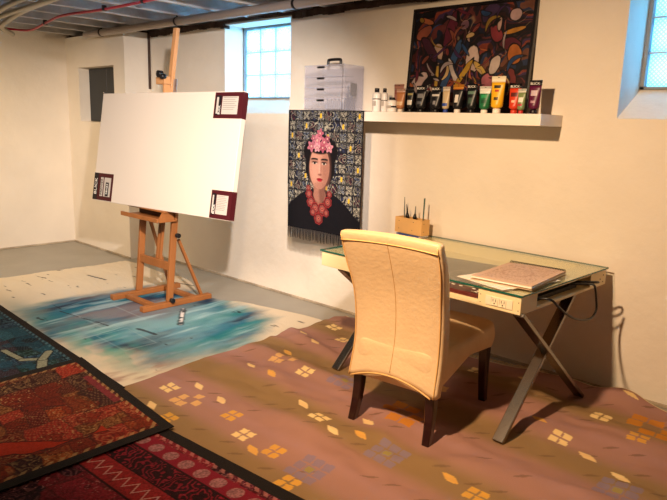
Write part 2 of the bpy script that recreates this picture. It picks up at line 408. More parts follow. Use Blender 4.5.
# painted drop cloth
def tarp_pos(U, V):
    # corners: near-left, near-right, far-right, far-left
    X = (-6.25*(1-U)+-3.05*U); Y = 1.0*(1-V)+V*((3.43)*(1-U)+3.50*U)
    far = sm(.55, 1, V)
    bulge = far*(-.24*np.exp(-((U-.56)/.13)**2)+.02*np.sin(U*23))
    Y = Y+bulge; X = X+.02*np.sin(V*9)*(1-U)
    wr = .006*sm(.45, .7, fbm(X*2.2+Y, Y*5, 3))*sm(-3.28, -3.5, X)
    flat = np.exp(-(((X+4.66)/.45)**4+((Y-2.89)/.5)**4))
    Z = .004+wr*(1-flat)*sm(1.95, 2.25, Y)
    return X, Y, Z
def tarp_col(U, V, X, Y, Z):
    base = np.zeros(X.shape+(3,))+np.array(rgb('dccdb4'))
    base = base*(1-.10*fbm(X*3, Y*3, 1)[..., None])
    nz = fbm(X*4, Y*1.6, 5)-.5; nz2 = fbm(X*14, Y*7, 9)-.5
    # oversprayed blue field
    a = (X+4.26)*.93+(Y-2.5)*.1; b = (Y-2.52)-.12*(X+4.28)
    d = (np.abs(a/1.0)**2.6+np.abs(b/.80)**2.6)**(1/2.6)+nz*.5+nz2*.12
    core = 1-sm(.72, 1.08, d)
    ring = np.exp(-((d-.75)/.26)**2)
    blue = np.zeros_like(base)+np.array(rgb('17607c'))
    nn = fbm(X*7+Y, Y*1.6, 11)
    blue = mixc(blue, '0b2644', sm(.45, .65, nn)); blue = mixc(blue, '27777a', sm(.5, .2, nn)*.8)
    col = base*(1-core[..., None])+blue*core[..., None]
    # paler worn patches in the middle
    mid = (1-sm(.25, .85, d+.9*(fbm(X*6, Y*1.7, 21)-.5)))
    pale = np.zeros_like(base)+np.array(rgb('8fb2b4'))
    pale = mixc(pale, '93766f', sm(-4.15, -4.6, X+.5*(fbm(X*3, Y*3, 2)-.5))*.9)
    col = col*(1-(mid*.62)[..., None])+pale*(mid*.62)[..., None]
    # teal / mauve bleeding to the near left
    g1 = np.exp(-(((X+3.95)/.5)**2+((Y-1.98)/.16)**2))*sm(.35, .6, fbm(X*5, Y*8, 31)); col = mixc(col, '4a9c8e', g1*.8)
    g2_ = np.exp(-(((X+3.36)/.16)**2+((Y-1.88)/.22)**2))*sm(.3, .65, fbm(X*12, Y*4, 33)); col = mixc(col, '7a3f3e', g2_)
    g3 = np.exp(-(((X+4.9)/.5)**2+((Y-1.9)/.12)**2)); col = mixc(col, '4d7f84', g3*.6)
    # masked rectangles left by boards
    for (cx, cy, hw, hh) in ((-4.52, 2.32, .26, .17), (-3.95, 2.15, .2, .12)):
        u = X-cx; v = Y-cy
        e = np.maximum(np.abs(u)/hw, np.abs(v)/hh)
        col = mixc(col, 'b9cccb', np.exp(-((e-1)/.04)**2)*.22)
    # white foam strokes and dark drips
    st = sm(.52, .80, fbm(X*15+Y*1.5, Y*2.2, 41))*core; col = mixc(col, 'a9c4c8', st*.6)
    dr = sm(.80, .84, fbm(X*5-Y*2, Y*22, 51, 3)); col = mixc(col, '1d1b20', dr*.8)
    dr = sm(.90, .93, fbm(X*18, Y*26, 61, 2)); col = mixc(col, '2a2622', dr*.7)
    for (x0, y0, x1, y1, w_) in ((-3.98, 2.62, -4.30, 2.86, .035), (-5.86, 2.81, -5.6, 2.86, .02), (-5.15, 3.28, -4.7, 3.42, .018), (-4.9, 2.1, -4.3, 2.2, .01), (-4.1, 2.33, -3.9, 2.36, .02)):
        dx, dy = x1-x0, y1-y0; L = dx*dx+dy*dy
        t = np.clip(((X-x0)*dx+(Y-y0)*dy)/L, 0, 1); dd = np.hypot(X-x0-t*dx, Y-y0-t*dy)
        k = (1-sm(w_*.5, w_, dd+.02*(fbm(X*30, Y*30, 71)-.4))); col = mixc(col, '26222a', k*.85)
        if w_ > .03:
            k = (1-sm(.008, .018, dd)); col = mixc(col, 'ded8d4', k*sm(.4, .6, fbm(X*25, Y*25, 77)))
    return np.clip(col, 0, 1)
o = sheet('drop_cloth', tarp_pos, 420, 330, tarp_col, attr_mat('tarp_cloth', .8, .25, 120), .0035)
tag(o, 'cream drop cloth splattered with blue and teal paint under the easel', 'drop cloth')

# flowered kilim
F4 = [(-2.281, 1.858), (-2.127, 2.24), (-2.623, 2.623), (-3.111, 3.412), (-2.883, 3.263), (-3.013, 1.903), (-1.077, 3.358), (-1.137, 2.971), (-.45, 2.9), (-.3, 3.4), (-1.9, 3.45)]
BIGC = [(-2.85, 2.672), (-2.796, 1.894), (-1.95, 3.05)]
O4 = [(-2.051, 1.855), (-1.813, 1.723), (-.847, 3.229), (-1.185, 2.233), (-2.694, 1.685), (-2.482, 1.942)]
BIGO = [(-.84, 3.427), (-1.852, 2.607)]
GB = [(-1.82, 1.86), (-1.659, 2.223), (-.763, 2.705), (-2.361, 2.704), (-2.096, 1.545)]
LEAF = [(-2.93, 2.444), (-2.718, 2.43), (-2.946, 3.039), (-3.128, 3.103), (-2.961, 2.791), (-2.301, 2.291), (-1.979, 2.185), (-2.135, 1.794), (-2.678, 2.019), (-2.918, 2.04), (-1.294, 3.062), (-.974, 2.908), (-1.038, 3.689), (-1.336, 2.266), (-2.883, 1.708), (-.793, 2.832), (-1.855, 2.255), (-1.931, 2.407), (-2.25, 3.45), (-2.5, 3.3), (-1.6, 3.5)]
def kil_pos(U, V):
    X = -3.22*(1-U)+.6*U; Y = 1.42*(1-V)+3.70*V
    farw = sm(.8, 1, V)
    Y = Y+farw*(.025*np.sin(X*7)+.07*np.exp(-((X+1.10)/.16)**2)+.03*np.sin(X*3.1))
    X = X+(1-sm(0, .25, U))*(-.02+.03*np.sin(V*11)-.07*np.exp(-((V-.72)/.1)**2))
    wr = fbm(X*1.7+Y*1.1, Y*3.2-X*.8, 4, 3); wr2 = fbm(X*4+Y*3, Y*6-X*2, 8, 2)
    h = .034*sm(.42, .8, wr)+.010*sm(.4, .8, wr2)
    ridge = .030*np.exp(-((Y-2.62-.16*np.sin((X+3.2)*2.2)-.14*(X+3.2)*-1)/.07)**2)*sm(-3.2, -2.9, X)*(1-sm(-2.5, -2.2, X))
    ridge2 = .026*np.exp(-(((Y-3.02)+.25*(X+2.9))/.06)**2)*(1-sm(-2.75, -2.45, X))
    h = h+ridge+ridge2
    keep = np.ones_like(X)
    for fx, fy in KIL_FEET: keep = keep*sm(.05, .22, np.hypot(X-fx, Y-fy))
    keep = keep*sm(1.80, 2.05, Y)
    h = h*keep
    h = h+.055*np.exp(-((X+1.08)/.13)**2)*sm(3.5, 3.75, Y)
    return X, Y, .0115+h
def kil_col(U, V, X, Y, Z):
    c = np.zeros(X.shape+(3,))+np.array(rgb('a2786a'))
    wv = .03*(fbm(X*1.3, Y*2, 2)-.5)
    s = (Y+wv-2.24)/.565; s = np.abs(s-np.round(s))
    c = mixc(c, '8a7044', (1-sm(.08, .30, s))*.8)
    c = mixc(c, 'a67c74', sm(.38, .5, s)*.8)
    c = c*(1-.16*(fbm(X*6, Y*6, 6)-.3))[..., None]
    ang = .0
    def squares(cx, cy, cell, n, gap, mask=None, jag=.0):
        f = np.zeros_like(X)
        for i in range(n):
            for j in range(n):
                if mask and (i, j) not in mask: continue
                ox = cx+(i-(n-1)/2)*cell; oy = cy+(j-(n-1)/2)*cell
                e = np.maximum(np.abs(X-ox+.15*(Y-oy)), np.abs(Y-oy-.1*(X-ox)))
                f = np.maximum(f, (e < (cell/2-gap)).astype(float))
        return f
    wn = .8+.2*vnoise(X*25, Y*90, 3)
    # small dark dashes scattered over the ground
    cx_ = np.floor(X/.17).astype(int); cy_ = np.floor(Y/.15).astype(int)
    u = X/.17-cx_-.5+.5*(cellhash(cx_, cy_, 1)-.5); v = Y/.15-cy_-.5+.5*(cellhash(cx_, cy_, 2)-.5)
    uu = u*.17; vv = v*.15
    a = (uu*.75+vv*.66); b = (-uu*.66+vv*.75)
    dash = ((np.abs(a)/.045)**1.3+(np.abs(b)/.009)**1.3 < 1)&(cellhash(cx_, cy_, 5) > .45)
    c = mixc(c, '6b4f3a', dash*.6)
    for x, y in GB: 
        f = np.maximum(squares(x, y, .06, 3, .004), 0)*wn; c = mixc(c, '82748a', f*.8)
        c = mixc(c, '9a8a3a', squares(x, y, .05, 1, .005)*.8)
    for x, y in BIGO: 
        c = mixc(c, 'c07a22', squares(x, y, .085, 3, .005, {(1, 0), (0, 1), (2, 1), (1, 2), (0, 2), (2, 0)})*wn); c = mixc(c, '8a6a4a', squares(x, y, .07, 1, 0)*.7)
    for x, y in BIGC: 
        c = mixc(c, 'dcab6c', squares(x, y, .06, 3, .004, {(1, 0), (0, 1), (2, 1), (1, 2), (0, 0)})*wn)
    for x, y in O4: c = mixc(c, 'd9a040', squares(x, y, .052, 2, .005)*wn)
    for x, y in F4: c = mixc(c, 'e8c88a', squares(x, y, .052, 2, .005)*np.clip(wn+.1, 0, 1))
    c = c*1.0
    for k, (x, y) in enumerate(LEAF):
        a = (X-x)*.93+(Y-y)*-.35; b = (X-x)*.35+(Y-y)*.93
        f = ((np.abs(a)/.055)**1.25+(np.abs(b)/.024)**1.25 < 1).astype(float)
        c = mixc(c, ('f0cf90', 'e0a850', 'eac68a')[k % 3], f*wn)
    e = np.minimum(V*2.3, (1-V)*2.3); c = mixc(c, 'd8c7a0', (e < .008).astype(float))
    return np.clip(c, 0, 1)
KILIM = sheet('kilim_rug', kil_pos, 640, 400, kil_col, attr_mat('kilim_wool', .9, .35, 260), .007)
tag(KILIM, 'wrinkled pink and olive woven kilim with small cream flowers under the chair', 'rug')
fr = MB()
for k in range(230):
    x = -2.35+k*.0088+random.uniform(-.003, .003)
    U_ = np.array([[(x+3.22)/3.82]]); V_ = np.array([[.998]]); _, yy, zz = kil_pos(U_, V_)
    y = float(yy[0, 0]); z = float(zz[0, 0])-.003
    if y+.05 > YB-.02: continue
    fr.tube([(x, y, z), (x+random.uniform(-.008, .008), y+.03, .012+random.uniform(0, .012)), (x+random.uniform(-.016, .016), min(y+.055, YB-.02), .006)], [.003, .0032, .0015], 5)
ff = fr.build('fringe', MATS['fringe_cream'], KILIM); ff['kind'] = 'stuff'

# patchwork textiles
def patch_rug(name, corners, z0, pal, label, seed, border=.07, extra=None, cw=.17, rh=.24, borderc='1d1817', bump_h=None, mot='paisley'):
    (ax, ay), (bx, by), (cx, cy), (dx, dy) = corners      # u: a->b ; v: a->d
    def pos(U, V):
        X = (1-U)*(1-V)*ax+U*(1-V)*bx+U*V*cx+(1-U)*V*dx; Y = (1-U)*(1-V)*ay+U*(1-V)*by+U*V*cy+(1-U)*V*dy
        Z = z0+.0025*fbm(X*12, Y*12, seed)
        if bump_h is not None: Z = Z+bump_h(X, Y)
        return X, Y, Z
    Lu = math.hypot(bx-ax, by-ay); Lv = math.hypot(dx-ax, dy-ay)
    P_ = [np.array(rgb(p)) for p in pal]
    def col(U, V, X, Y, Z):
        s = U*Lu+.12*(fbm(U*6, V*5, seed)-.5); t = V*Lv+.20*(fbm(U*4, V*6, seed+3)-.5)
        j = np.floor(s/rh).astype(int)                       # strips across u
        off = cellhash(j, j*0+3, seed); w_ = cw*(.7+.9*cellhash(j, j*0+9, seed))
        tt = t/w_+off*3; i = np.floor(tt).astype(int)
        h = cellhash(i, j, seed); idx = (h*len(P_)*.9999).astype(int)
        c = np.stack([np.array([p[k] for p in P_])[idx] for k in range(3)], -1)
        lu = s/rh-j; lv = tt-i
        # secondary split of some patches
        sp = (cellhash(i, j, seed+4) > .45)&(lu > .5); h2 = cellhash(i, j, seed+8); idx2 = (h2*len(P_)*.9999).astype(int)
        c2 = np.stack([np.array([p[k] for p in P_])[idx2] for k in range(3)], -1); c = np.where(sp[..., None], c2, c)
        seam = (np.minimum(lu, 1-lu)*rh < .006)|(np.minimum(lv, 1-lv)*w_ < .006)|((np.abs(lu-.5)*rh < .004)&(cellhash(i, j, seed+4) > .45))
        # embroidery inside the patches
        kind = cellhash(i, j, seed+12)
        uu = (lu-.5)*rh; vv = (lv-.5)*w_
        e1 = np.sin((uu+.3*vv)*230+3*fbm(X*9, Y*9, 2))*np.sin((vv-.2*uu)*230)
        r = np.hypot(uu, vv*1.1); e2 = np.sin(fbm(X*13+Y*4, Y*13, seed+15, 3)*60)
        e3 = np.sin(fbm(X*9, Y*9, seed+5)*44)
        e = np.where(kind < .33, e1, np.where(kind < .66, e2, e3))
        lite = sm(.35, .7, e)*.55; dark = sm(-.4, -.8, e)*.45
        gold = np.array(rgb(extra or 'c9a25a'))
        c = c*(1-lite[..., None]*.55)+gold*(lite[..., None]*.55); c = c*(1-dark[..., None])
        big = sm(.50, .54, fbm(X*7, Y*7, seed+30, 3)); cc = np.array(P_[(seed*3) % len(P_)]); c = c*(1-.7*big[..., None])+cc*.7*big[..., None]
        edge = np.exp(-((fbm(X*7, Y*7, seed+30, 3)-.52)/.008)**2); c = mixc(c, '1a1010', edge*.75)
        c = c*(.36+.70*vnoise(X*150, Y*150, seed)*(.6+.8*fbm(X*6, Y*6, seed+1)))[..., None]
        spk = (vnoise(X*120, Y*120, seed+7) > .86)&(fbm(X*5, Y*5, seed+2) > .5); c = mixc(c, extra or 'd9b878', spk*.7)
        c = mixc(c, '24120e', seam*.45)
        bd = np.minimum(np.minimum(U*Lu, (1-U)*Lu), np.minimum(V*Lv, (1-V)*Lv))
        if mot == 'medallion':                                # pale medallions along the right edge strip
            m_ = (bd > border+.03)&((1-V)*Lv < border+.133)&((1-V)*Lv > border+.038)
            c = np.where(m_[..., None], np.array(rgb('7e1628')), c)
            q = (U*Lu/.11); q = q-np.floor(q)-.5; w2 = ((1-V)*Lv-(border+.085))
            rr = np.hypot(q*.11*1.0, w2*1.0)
            k = (rr < .036)&m_; c = np.where(k[..., None], np.array(rgb('a87070'))*(.35+.8*vnoise(X*170, Y*170, 5))[..., None], c)
            dd_ = (1-V)*Lv-border; sx = U*Lu
            k = (dd_ > .135)&(dd_ < .27); vine_ = sm(.2, .8, np.sin(fbm(X*14, Y*14, 44, 3)*46)); c = np.where(k[..., None], (np.array(rgb('2a0c12'))*(1-vine_[..., None])+np.array(rgb('8c1a2a'))*vine_[..., None])*(.5+.7*vnoise(X*150, Y*150, 6))[..., None], c)
            k = (dd_ > .275)&(dd_ < .40); zz = np.abs(dd_-.337-.03*(2*np.abs(2*(sx/.07-np.floor(sx/.07+.5)))-1)) < .006
            c = np.where(k[..., None], np.array(rgb('9a2426'))*(.45+.8*vnoise(X*150, Y*150, 8))[..., None], c); c = mixc(c, 'cf9a8a', (k&zz)*.8)
            k = (np.abs(dd_-.133) < .006)|(np.abs(dd_-.272) < .005)|(np.abs(dd_-.402) < .005); c = mixc(c, '180a0c', k*.9)
        if mot == 'flow':
            t_ = np.clip((Y-.75)/.55, 0, 1); xc = -2.86-.06*np.sin(Y*9)+.05*t_; wd_ = .085*(1-.75*t_)+.03*np.sin(Y*14)
            k = (np.abs(X-xc+.10*(fbm(X*8, Y*8, 66)-.5)) < wd_)&(Y < 1.38); c = np.where(k[..., None], np.array(rgb('a32a10'))*(.75+.35*vnoise(X*90, Y*200, 3))[..., None], c)
            k2 = (np.abs(np.abs(X-xc+.10*(fbm(X*8, Y*8, 66)-.5))-wd_) < .006)&(Y < 1.38); c = mixc(c, '2a120c', k2*.8)
            k = ((1-V)*Lv > border+.012)&((1-V)*Lv < border+.06)&(U*Lu > .30)&(U*Lu < .72); c = np.where(k[..., None], np.array(rgb('7a2c30'))*(.6+.6*vnoise(X*150, Y*150, 5))[..., None], c)
        if mot == 'hook':
            for (x0, y0, x1, y1, w2) in ((-4.24, 1.44, -4.0, 1.46, .018), (-4.0, 1.46, -3.93, 1.56, .02), (-3.93, 1.56, -3.80, 1.50, .028), (-4.0, 1.46, -4.12, 1.62, .0), (-3.93, 1.56, -4.03, 1.64, .024)):
                if w2 == 0: continue
                ddx, ddy = x1-x0, y1-y0; L2 = ddx*ddx+ddy*ddy
                tq = np.clip(((X-x0)*ddx+(Y-y0)*ddy)/L2, 0, 1); dd = np.hypot(X-x0-tq*ddx, Y-y0-tq*ddy)
                c = mixc(c, '12161c', (dd < w2+.007).astype(float)); c = mixc(c, '9a9c84', (dd < w2).astype(float)*(.5+.5*vnoise(X*160, Y*160, 2)))
        be = bd+.006*(fbm(X*4, Y*4, 9)-.5)
        c = mixc(c, borderc, (be < border).astype(float))
        bl = ((be > border)&(be < border+.022)&(np.sin((X+Y)*110) > .1)); c = mixc(c, extra or 'c98f5a', bl*.5)
        return np.clip(c, 0, 1)
    o = sheet(name, pos, 460, 360, col, attr_mat(name+'_cloth', .85, .5, 220), .004)
    return tag(o, label, 'textile')
patch_rug('patchwork_textile', [(-6.1, .35), (-3.18, .35), (-3.18, 1.715), (-6.1, 1.84)], .0155, ['142c40', '1d4a5e', '0f2230', '2b5c6c', '173a36', '24405c', '101a2a', '3c2a36'],
          'dark blue and teal patchwork textile lying left on the drop cloth', 3, .055, '5f8590', mot='hook')
patch_rug('patchwork_textile', [(-3.72, .30), (-2.56, .30), (-2.555, 1.635), (-3.76, 1.735)], .0325, ['7c2412', '9c3a16', '5c1d16', 'a8501e', '6f1a14', '8a4a22', '4a2420', 'a63020'],
          'rust orange and red embroidered patchwork textile with black border', 8, .06, 'b9925a', mot='flow')
patch_rug('patchwork_textile', [(-2.72, .25), (-1.30, .25), (-1.30, 1.70), (-2.72, 1.60)], .0215, ['7a0f22', '94182c', '5c0c1e', 'a62a36', '6a1430', '3c1222', '8c1238', '9c2430'],
          'crimson patchwork textile with pale medallions beside the flowered kilim', 5, .065, 'c07a72', mot='medallion')

# ------------------------------------------------------------------ easel
EX = -4.68
e = empty('easel', (EX, 2.89, .005), label='wooden studio easel with tall mast standing on the paint splattered cloth', cat='easel')
S = MATS['easel_wood']
def E(): return MB()
for s in (-1, 1):
    x = .24*s
    E().box((x-.03, -.33, 0), (x+.03, .34, .045), .006).build('foot_rail', S, e)
    E().bar((x, -.07, .045), (x, .0, .80), .055, .03, .004, up=(1, 0, 0)).build('upright', S, e)
    E().bar((x-.035*s, .05 if s > 0 else .02, .55 if s > 0 else .72), (x-.02*s, .26 if s > 0 else .23, .045), .022, .03, .003, up=(1, 0, 0)).build('rear_strut', S, e)
E().box((-.21, -.225, .004), (.21, -.175, .04), .005).build('front_crossbar', S, e)
E().box((-.21, .17, .004), (.21, .22, .04), .005).build('rear_crossbar', S, e)
E().box((-.225, -.06, .30), (.225, -.03, .37), .005).build('cross_brace', S, e)
for (px_, pz, py) in ((.24, .06, -.12), (.24, .60, -.055)):
    E().tube([(px_+.03, py+.05, pz), (px_+.06, py+.05, pz)], .02, 12).build('knob', MATS['black_plastic'], e)
# two-rail mast, leaning back
for s in (-1, 1):
    E().bar((.021*s, -.02, .32), (.021*s, .165, 2.0-.3), .02, .028, .002, up=(1, 0, 0)).build('mast_rail', S, e)
E().bar((-.07, .04, .80), (.0, .205, 2.27), .034, .05, .003, up=(1, 0, 0)).build('mast', MATS['mast_wood'], e)
E().bar((.033, .15, 1.72), (.033, .165, 1.86), .006, .05, .001, up=(1, 0, 0)).build('metal_strip', mat('alu', 'b9bcc4', .3, metal=.9), e)
# tray
tr_ = E()
tx0, tx1 = -.25, .31
tr_.box((tx0, -.15, .800), (tx1, -.018, .813), .003); tr_.box((tx0-.02, -.20, .722), (tx1-.01, -.02, .736), .003); tr_.box((tx0-.02, -.205, .722), (tx1-.01, -.188, .756), .003)
tr_.box((tx0, -.04, .736), (tx1, -.02, .80), .002)
tr_.prism([(-.19, .736), (-.15, .80), (-.05, .80), (-.05, .736)], 'x', tx1-.03, tx1-.012)
tr_ = tr_.build('canvas_tray', S, e)
E().box((tx0+.01, -.045, .738), (tx1-.035, -.0405, .798)).build('recess_shade', mat('recess_dark', '4a2a18', .6), tr_)  # darker sheet, the shade of the tray recess put into its colour
cl = E().box((-.10, .06, 1.815), (.03, .12, 1.875), .004).box((-.014, .07, 1.74), (.014, .125, 1.88), .003).build('top_clamp', MATS['mast_wood'], e)
E().tube([(-.02, .03, 1.895), (-.02, .07, 1.895)], .028, 8).tube([(.025, .03, 1.875), (.025, .07, 1.875)], .022, 8).build('wing_knob', MATS['black_plastic'], e)

# ------------------------------------------------------------------ canvas
lean = R(9.5); yaw = .091
cv = empty('blank_canvas', (-4.526, 2.748, .818), label='large blank white stretched canvas with maroon corner labels on the easel', cat='canvas', rot=(-lean, -.008, yaw))
CW, CH, CT = 1.77, .945, .045
o = MB().box((-CW/2, 0, 0), (CW/2, CT, CH), .004).build('canvas', MATS['canvas_white'], cv)
def corner_label(x0, x1, z0, z1, side, title_left, small):
    # flat label on the front, wrapped onto the near side
    m = MB().box((x0, -.0018, z0), (x1, 0, z1))
    if side: m.box((CW/2, -.0018, z0), (CW/2+.0018, CT, z1))
    L = m.build('corner_label', MATS['label_maroon'], cv)
    tag(L, 'maroon corner label with white print')
    w = x1-x0; h = z1-z0
    if title_left:    # black strip with vertical writing
        MB().box((x0-.0005, -.0026, z0), (x0+w*.22, -.0018, z1)).build('label_strip', MATS['label_black'], L)
        text('label_lettering', 'BLICK', .05, 'text_white', L, (x0+w*.12, -.003, (z0+z1)/2), (PI/2, -PI/2, 0), width=h*.6)
        for k, (a, b) in enumerate(((.36, .50), (.56, .62), (.84, .90))):
            MB().box((x0+w*a, -.0026, z0+h*.15), (x0+w*b, -.0018, z1-h*.15)).build('label_panel', MATS['label_white'], L)
        MB().box((x0+w*.55, -.0024, z0+h*.15), (x0+w*.9, -.0018, z1-h*.15)).build('label_panel', MATS['label_white'], L)
        MB().box((x0+w*.64, -.003, z0+h*.17), (x0+w*.80, -.0024, z1-h*.32)).build('label_panel', MATS['label_black'], L)
        text('label_lettering', 'PREMIER', .04, 'text_black', L, (x0+w*.43, -.003, (z0+z1)/2), (PI/2, -PI/2, 0), width=h*.6)
        text('label_lettering', '48x24', .03, 'text_white', L, (x0+w*.72, -.0036, z0+h*.43), (PI/2, -PI/2, 0), width=h*.4)
    else:
        MB().box((x0+w*.28, -.0026, z0+h*.16), (x0+w*.84, -.0018, z1-h*.16)).build('label_panel', MATS['label_white'], L)
        MB().box((x0+w*.05, -.0026, z0+h*.12), (x0+w*.24, -.0018, z1-h*.12)).build('label_strip', MATS['label_black'], L)
        MB().box((x0+w*.08, -.003, z0+h*.18), (x0+w*.15, -.0026, z1-h*.18)).build('label_strip', MATS['label_white'], L)
        text('label_lettering', 'BLICK', .03, 'text_white', L, (x0+w*.195, -.0032, z0+h*.32), (PI/2, -PI/2, 0), width=h*.34)
        for k in range(7 if not small else 9):
            zz = z1-h*.2-k*h*.6/(8 if not small else 10)
            MB().box((x0+w*.31, -.003, zz-.002), (x0+w*random.uniform(.68, .81), -.0026, zz)).build('label_lines', MATS['text_grey'], L)
corner_label(CW/2-.30, CW/2, CH-.20, CH-.008, True, False, False)
corner_label(CW/2-.22, CW/2, .005, .215, True, False, True)
corner_label(-CW/2, -CW/2+.285, .008, .245, False, True, False)

# ------------------------------------------------------------------ dining chair
ch = empty('dining_chair', (-1.804, 2.415, .012), R(6), 'cream leather high-back parsons chair with dark legs pulled to the desk', 'chair')
def superring(cx, cy, hx, hy, zf, n=64, p=5):
    out = []
    for k in range(n):
        a = 2*PI*k/n; ca, sa = math.cos(a), math.sin(a)
        x = hx*math.copysign(abs(ca)**(2/p), ca); y = hy*math.copysign(abs(sa)**(2/p), sa)
        out.append(Vector((cx+x, cy+y, zf(cx+x, cy+y))))
    return out
def interp(t, pts):
    for (a, va), (b, vb) in zip(pts, pts[1:]):
        if t <= b:
            k = (t-a)/(b-a); k = k*k*(3-2*k) if len(pts) > 2 else k; return va+(vb-va)*k
    return pts[-1][1]
def zarch(x, y):      # bottom hem: arched between the legs
    ax = max(0, 1-(x/.235)**2); 
    hem = .248+.055*ax
    side = .248+.085*min(1, max(0, y)/.30)+.035*math.sin(PI*min(1, max(0, y/.66)))
    return hem if y < .02 else max(side, .248)
HW = [(0, .262), (.32, .257), (.62, .262), (.85, .280), (1, .280)]
YR = [(0, -.018), (.28, .02), (.6, .0), (1, -.105)]     # rear surface
TH = [(0, .075), (.3, .10), (.7, .09), (1, .062)]
def catmull(t, pts):
    xs = [p[0] for p in pts]; ys = [p[1] for p in pts]
    m = [(ys[min(i+1, len(ys)-1)]-ys[max(i-1, 0)])/(xs[min(i+1, len(xs)-1)]-xs[max(i-1, 0)]) for i in range(len(xs))]
    for i in range(len(xs)-1):
        if t <= xs[i+1]+1e-9:
            h = xs[i+1]-xs[i]; u = (t-xs[i])/h
            return (2*u**3-3*u*u+1)*ys[i]+(u**3-2*u*u+u)*h*m[i]+(-2*u**3+3*u*u)*ys[i+1]+(u**3-u*u)*h*m[i+1]
    return ys[-1]
rings = []
NV = 30
for i in range(NV+1):
    t = i/NV; hw = catmull(t, HW); yr = catmull(t, YR); th = catmull(t, TH)
    def zf(x, y, t=t):
        zt_ = 1.012-.012*(x/.29)**2
        return zarch(x, -.1)*(1-t)+zt_*t
    rings.append(superring(0, yr+th/2, hw, th/2, zf, p=6))
# rounded crown
for k, (sh, dz) in enumerate(((.985, .010), (.95, .017), (.85, .021))):
    hw = .280; yr = -.105; th = .062
    rings.append(superring(0, yr+th/2, hw-(1-sh)*.12, th/2*(sh if k < 2 else .6), lambda x, y, dz=dz: 1.012-.012*(x/.29)**2+dz, p=6))
bk = MB().loft(rings)
bk = bk.build('backrest', MATS['leather'], ch)
# seat with skirt
rings = []
y0, y1, hx0 = .01, .735, .250
for i in range(13):
    t = i/12
    def zf(x, y, t=t):
        top = .452-.015*math.exp(-((y-.3)/.3)**2)
        return zarch(x, max(y, .021))*(1-t)+top*t
    g_ = .012*math.sin(PI*t)
    rings.append(superring(0, (y0+y1)/2+.003, hx0+g_*.6, (y1-y0)/2+g_, zf, p=9))
for k, (ins, dz) in enumerate(((.006, .014), (.018, .024), (.045, .032), (.12, .04), (.20, .043))):
    rings.append(superring(0, (y0+y1)/2+.003, hx0-ins, (y1-y0)/2-ins, lambda x, y, dz=dz: .452-.015*math.exp(-((y-.3)/.3)**2)+dz, p=max(3, 9-k*1.5)))
seat = MB().loft(rings).build('seat', MATS['leather'], ch)
# seams and welts
m = MB()
def back_pt(x, t, off=.0):
    hw = catmull(t, HW); yr = catmull(t, YR); 
    zt_ = 1.012-.012*(x/.29)**2
    return Vector((x, yr-off, zarch(x, -.1)*(1-t)+zt_*t))
m.tube([back_pt(0, i/40, -.0006) for i in range(1, 40)], .0022, 6)
sm_o = m.build('centre_seam', mat('seam', 'b98d55', .6), ch)
m = MB()
for s in (-1, 1):
    m.tube([back_pt(s*(catmull(i/40, HW)-.014), i/40, -.001)+Vector((0, .002, 0)) for i in range(0, 41)], .003, 6)
m.tube([back_pt(x, .965, .001) for x in np.linspace(-.27, .27, 30)], .003, 6)
m.tube([back_pt(x, 0.0, .0) for x in np.linspace(-.236, .236, 30)], .0042, 6)
m.build('piping', MATS['piping'], ch)
def leg(foot, top, r0, r1):
    f = Vector(foot); t = Vector(top); rg = []
    for i in range(9):
        k = i/8; c = f.lerp(t, k); c.y += (.018 if f.y < .3 else -.012)*math.sin(PI*k); r = r0+(r1-r0)*k
        rg.append([c+Vector((a*r, b*r, 0)) for a, b in ((-1, -.8), (-.8, -1), (.8, -1), (1, -.8), (1, .8), (.8, 1), (-.8, 1), (-1, .8))])
    return MB().loft(rg, False)
for fx, fy, tx, ty, tz in ((-.223, 0, -.21, .035, .30), (.223, 0, .21, .035, .30), (-.215, .680, -.21, .67, .40), (.215, .680, .21, .67, .40)):
    leg((fx, fy, 0), (tx, ty, tz), .020, .028).build('leg', MATS['leg_dark'], ch)

# ------------------------------------------------------------------ desk
TW, TD, TZ = 1.39, 1.005, .775
r_ = -.039
tb = empty('desk', (-1.299, 2.74, .012), r_, 'cream desk with green-edged glass top and crossed steel legs against wall', 'desk')
# local: x from -TW..0, y 0..TD ; top z TZ-.012
zt = TZ-.012
cream = MATS['table_cream']
gl = MB().box((-TW, 0, zt-.010), (0, TD, zt), .0015).build('glass_top', MATS['glass_top'], tb)
for f in gl.data.polygons: f.material_index = 1 if abs(f.normal.z) < .5 else 0
gl.data.materials.append(MATS['glass_edge'])
zb = zt-.010; z0 = zb-.090
MB().box((-TW+.015, .012, z0), (-.015, TD-.012, z0+.016), .002).build('bottom_board', cream, tb)
MB().box((-.245, .008, z0-.001), (-.008, .17, zb-.0005), .003).build('front_corner_box', cream, tb)
MB().box((-TW+.008, .008, z0-.001), (-TW+.42, .17, zb-.0005), .003).build('front_corner_box', cream, tb)
MB().box((-.16, TD-.22, z0-.001), (-.008, TD-.008, zb-.0005), .003).build('rear_corner_box', cream, tb)
MB().box((-TW+.008, TD-.22, z0-.001), (-TW+.16, TD-.008, zb-.0005), .003).build('rear_corner_box', cream, tb)
MB().box((-TW+.16, TD-.03, z0), (-.16, TD-.01, zb-.0005), .002).build('rear_rail', cream, tb)
MB().box((-TW+.42, .010, z0-.001), (-.245, .03, z0+.026), .002).build('front_rail', cream, tb)
MB().box((-TW+.008, .17, z0-.001), (-TW+.026, TD-.22, zb-.0005), .002).build('side_rail', cream, tb)
MB().box((-.024, .17, z0-.001), (-.008, TD-.22, z0+.014), .002).build('side_rail', cream, tb)
MB().box((-.30, .172, zb-.011), (-.010, TD-.225, zb-.001), .001).build('inner_panel', cream, tb)
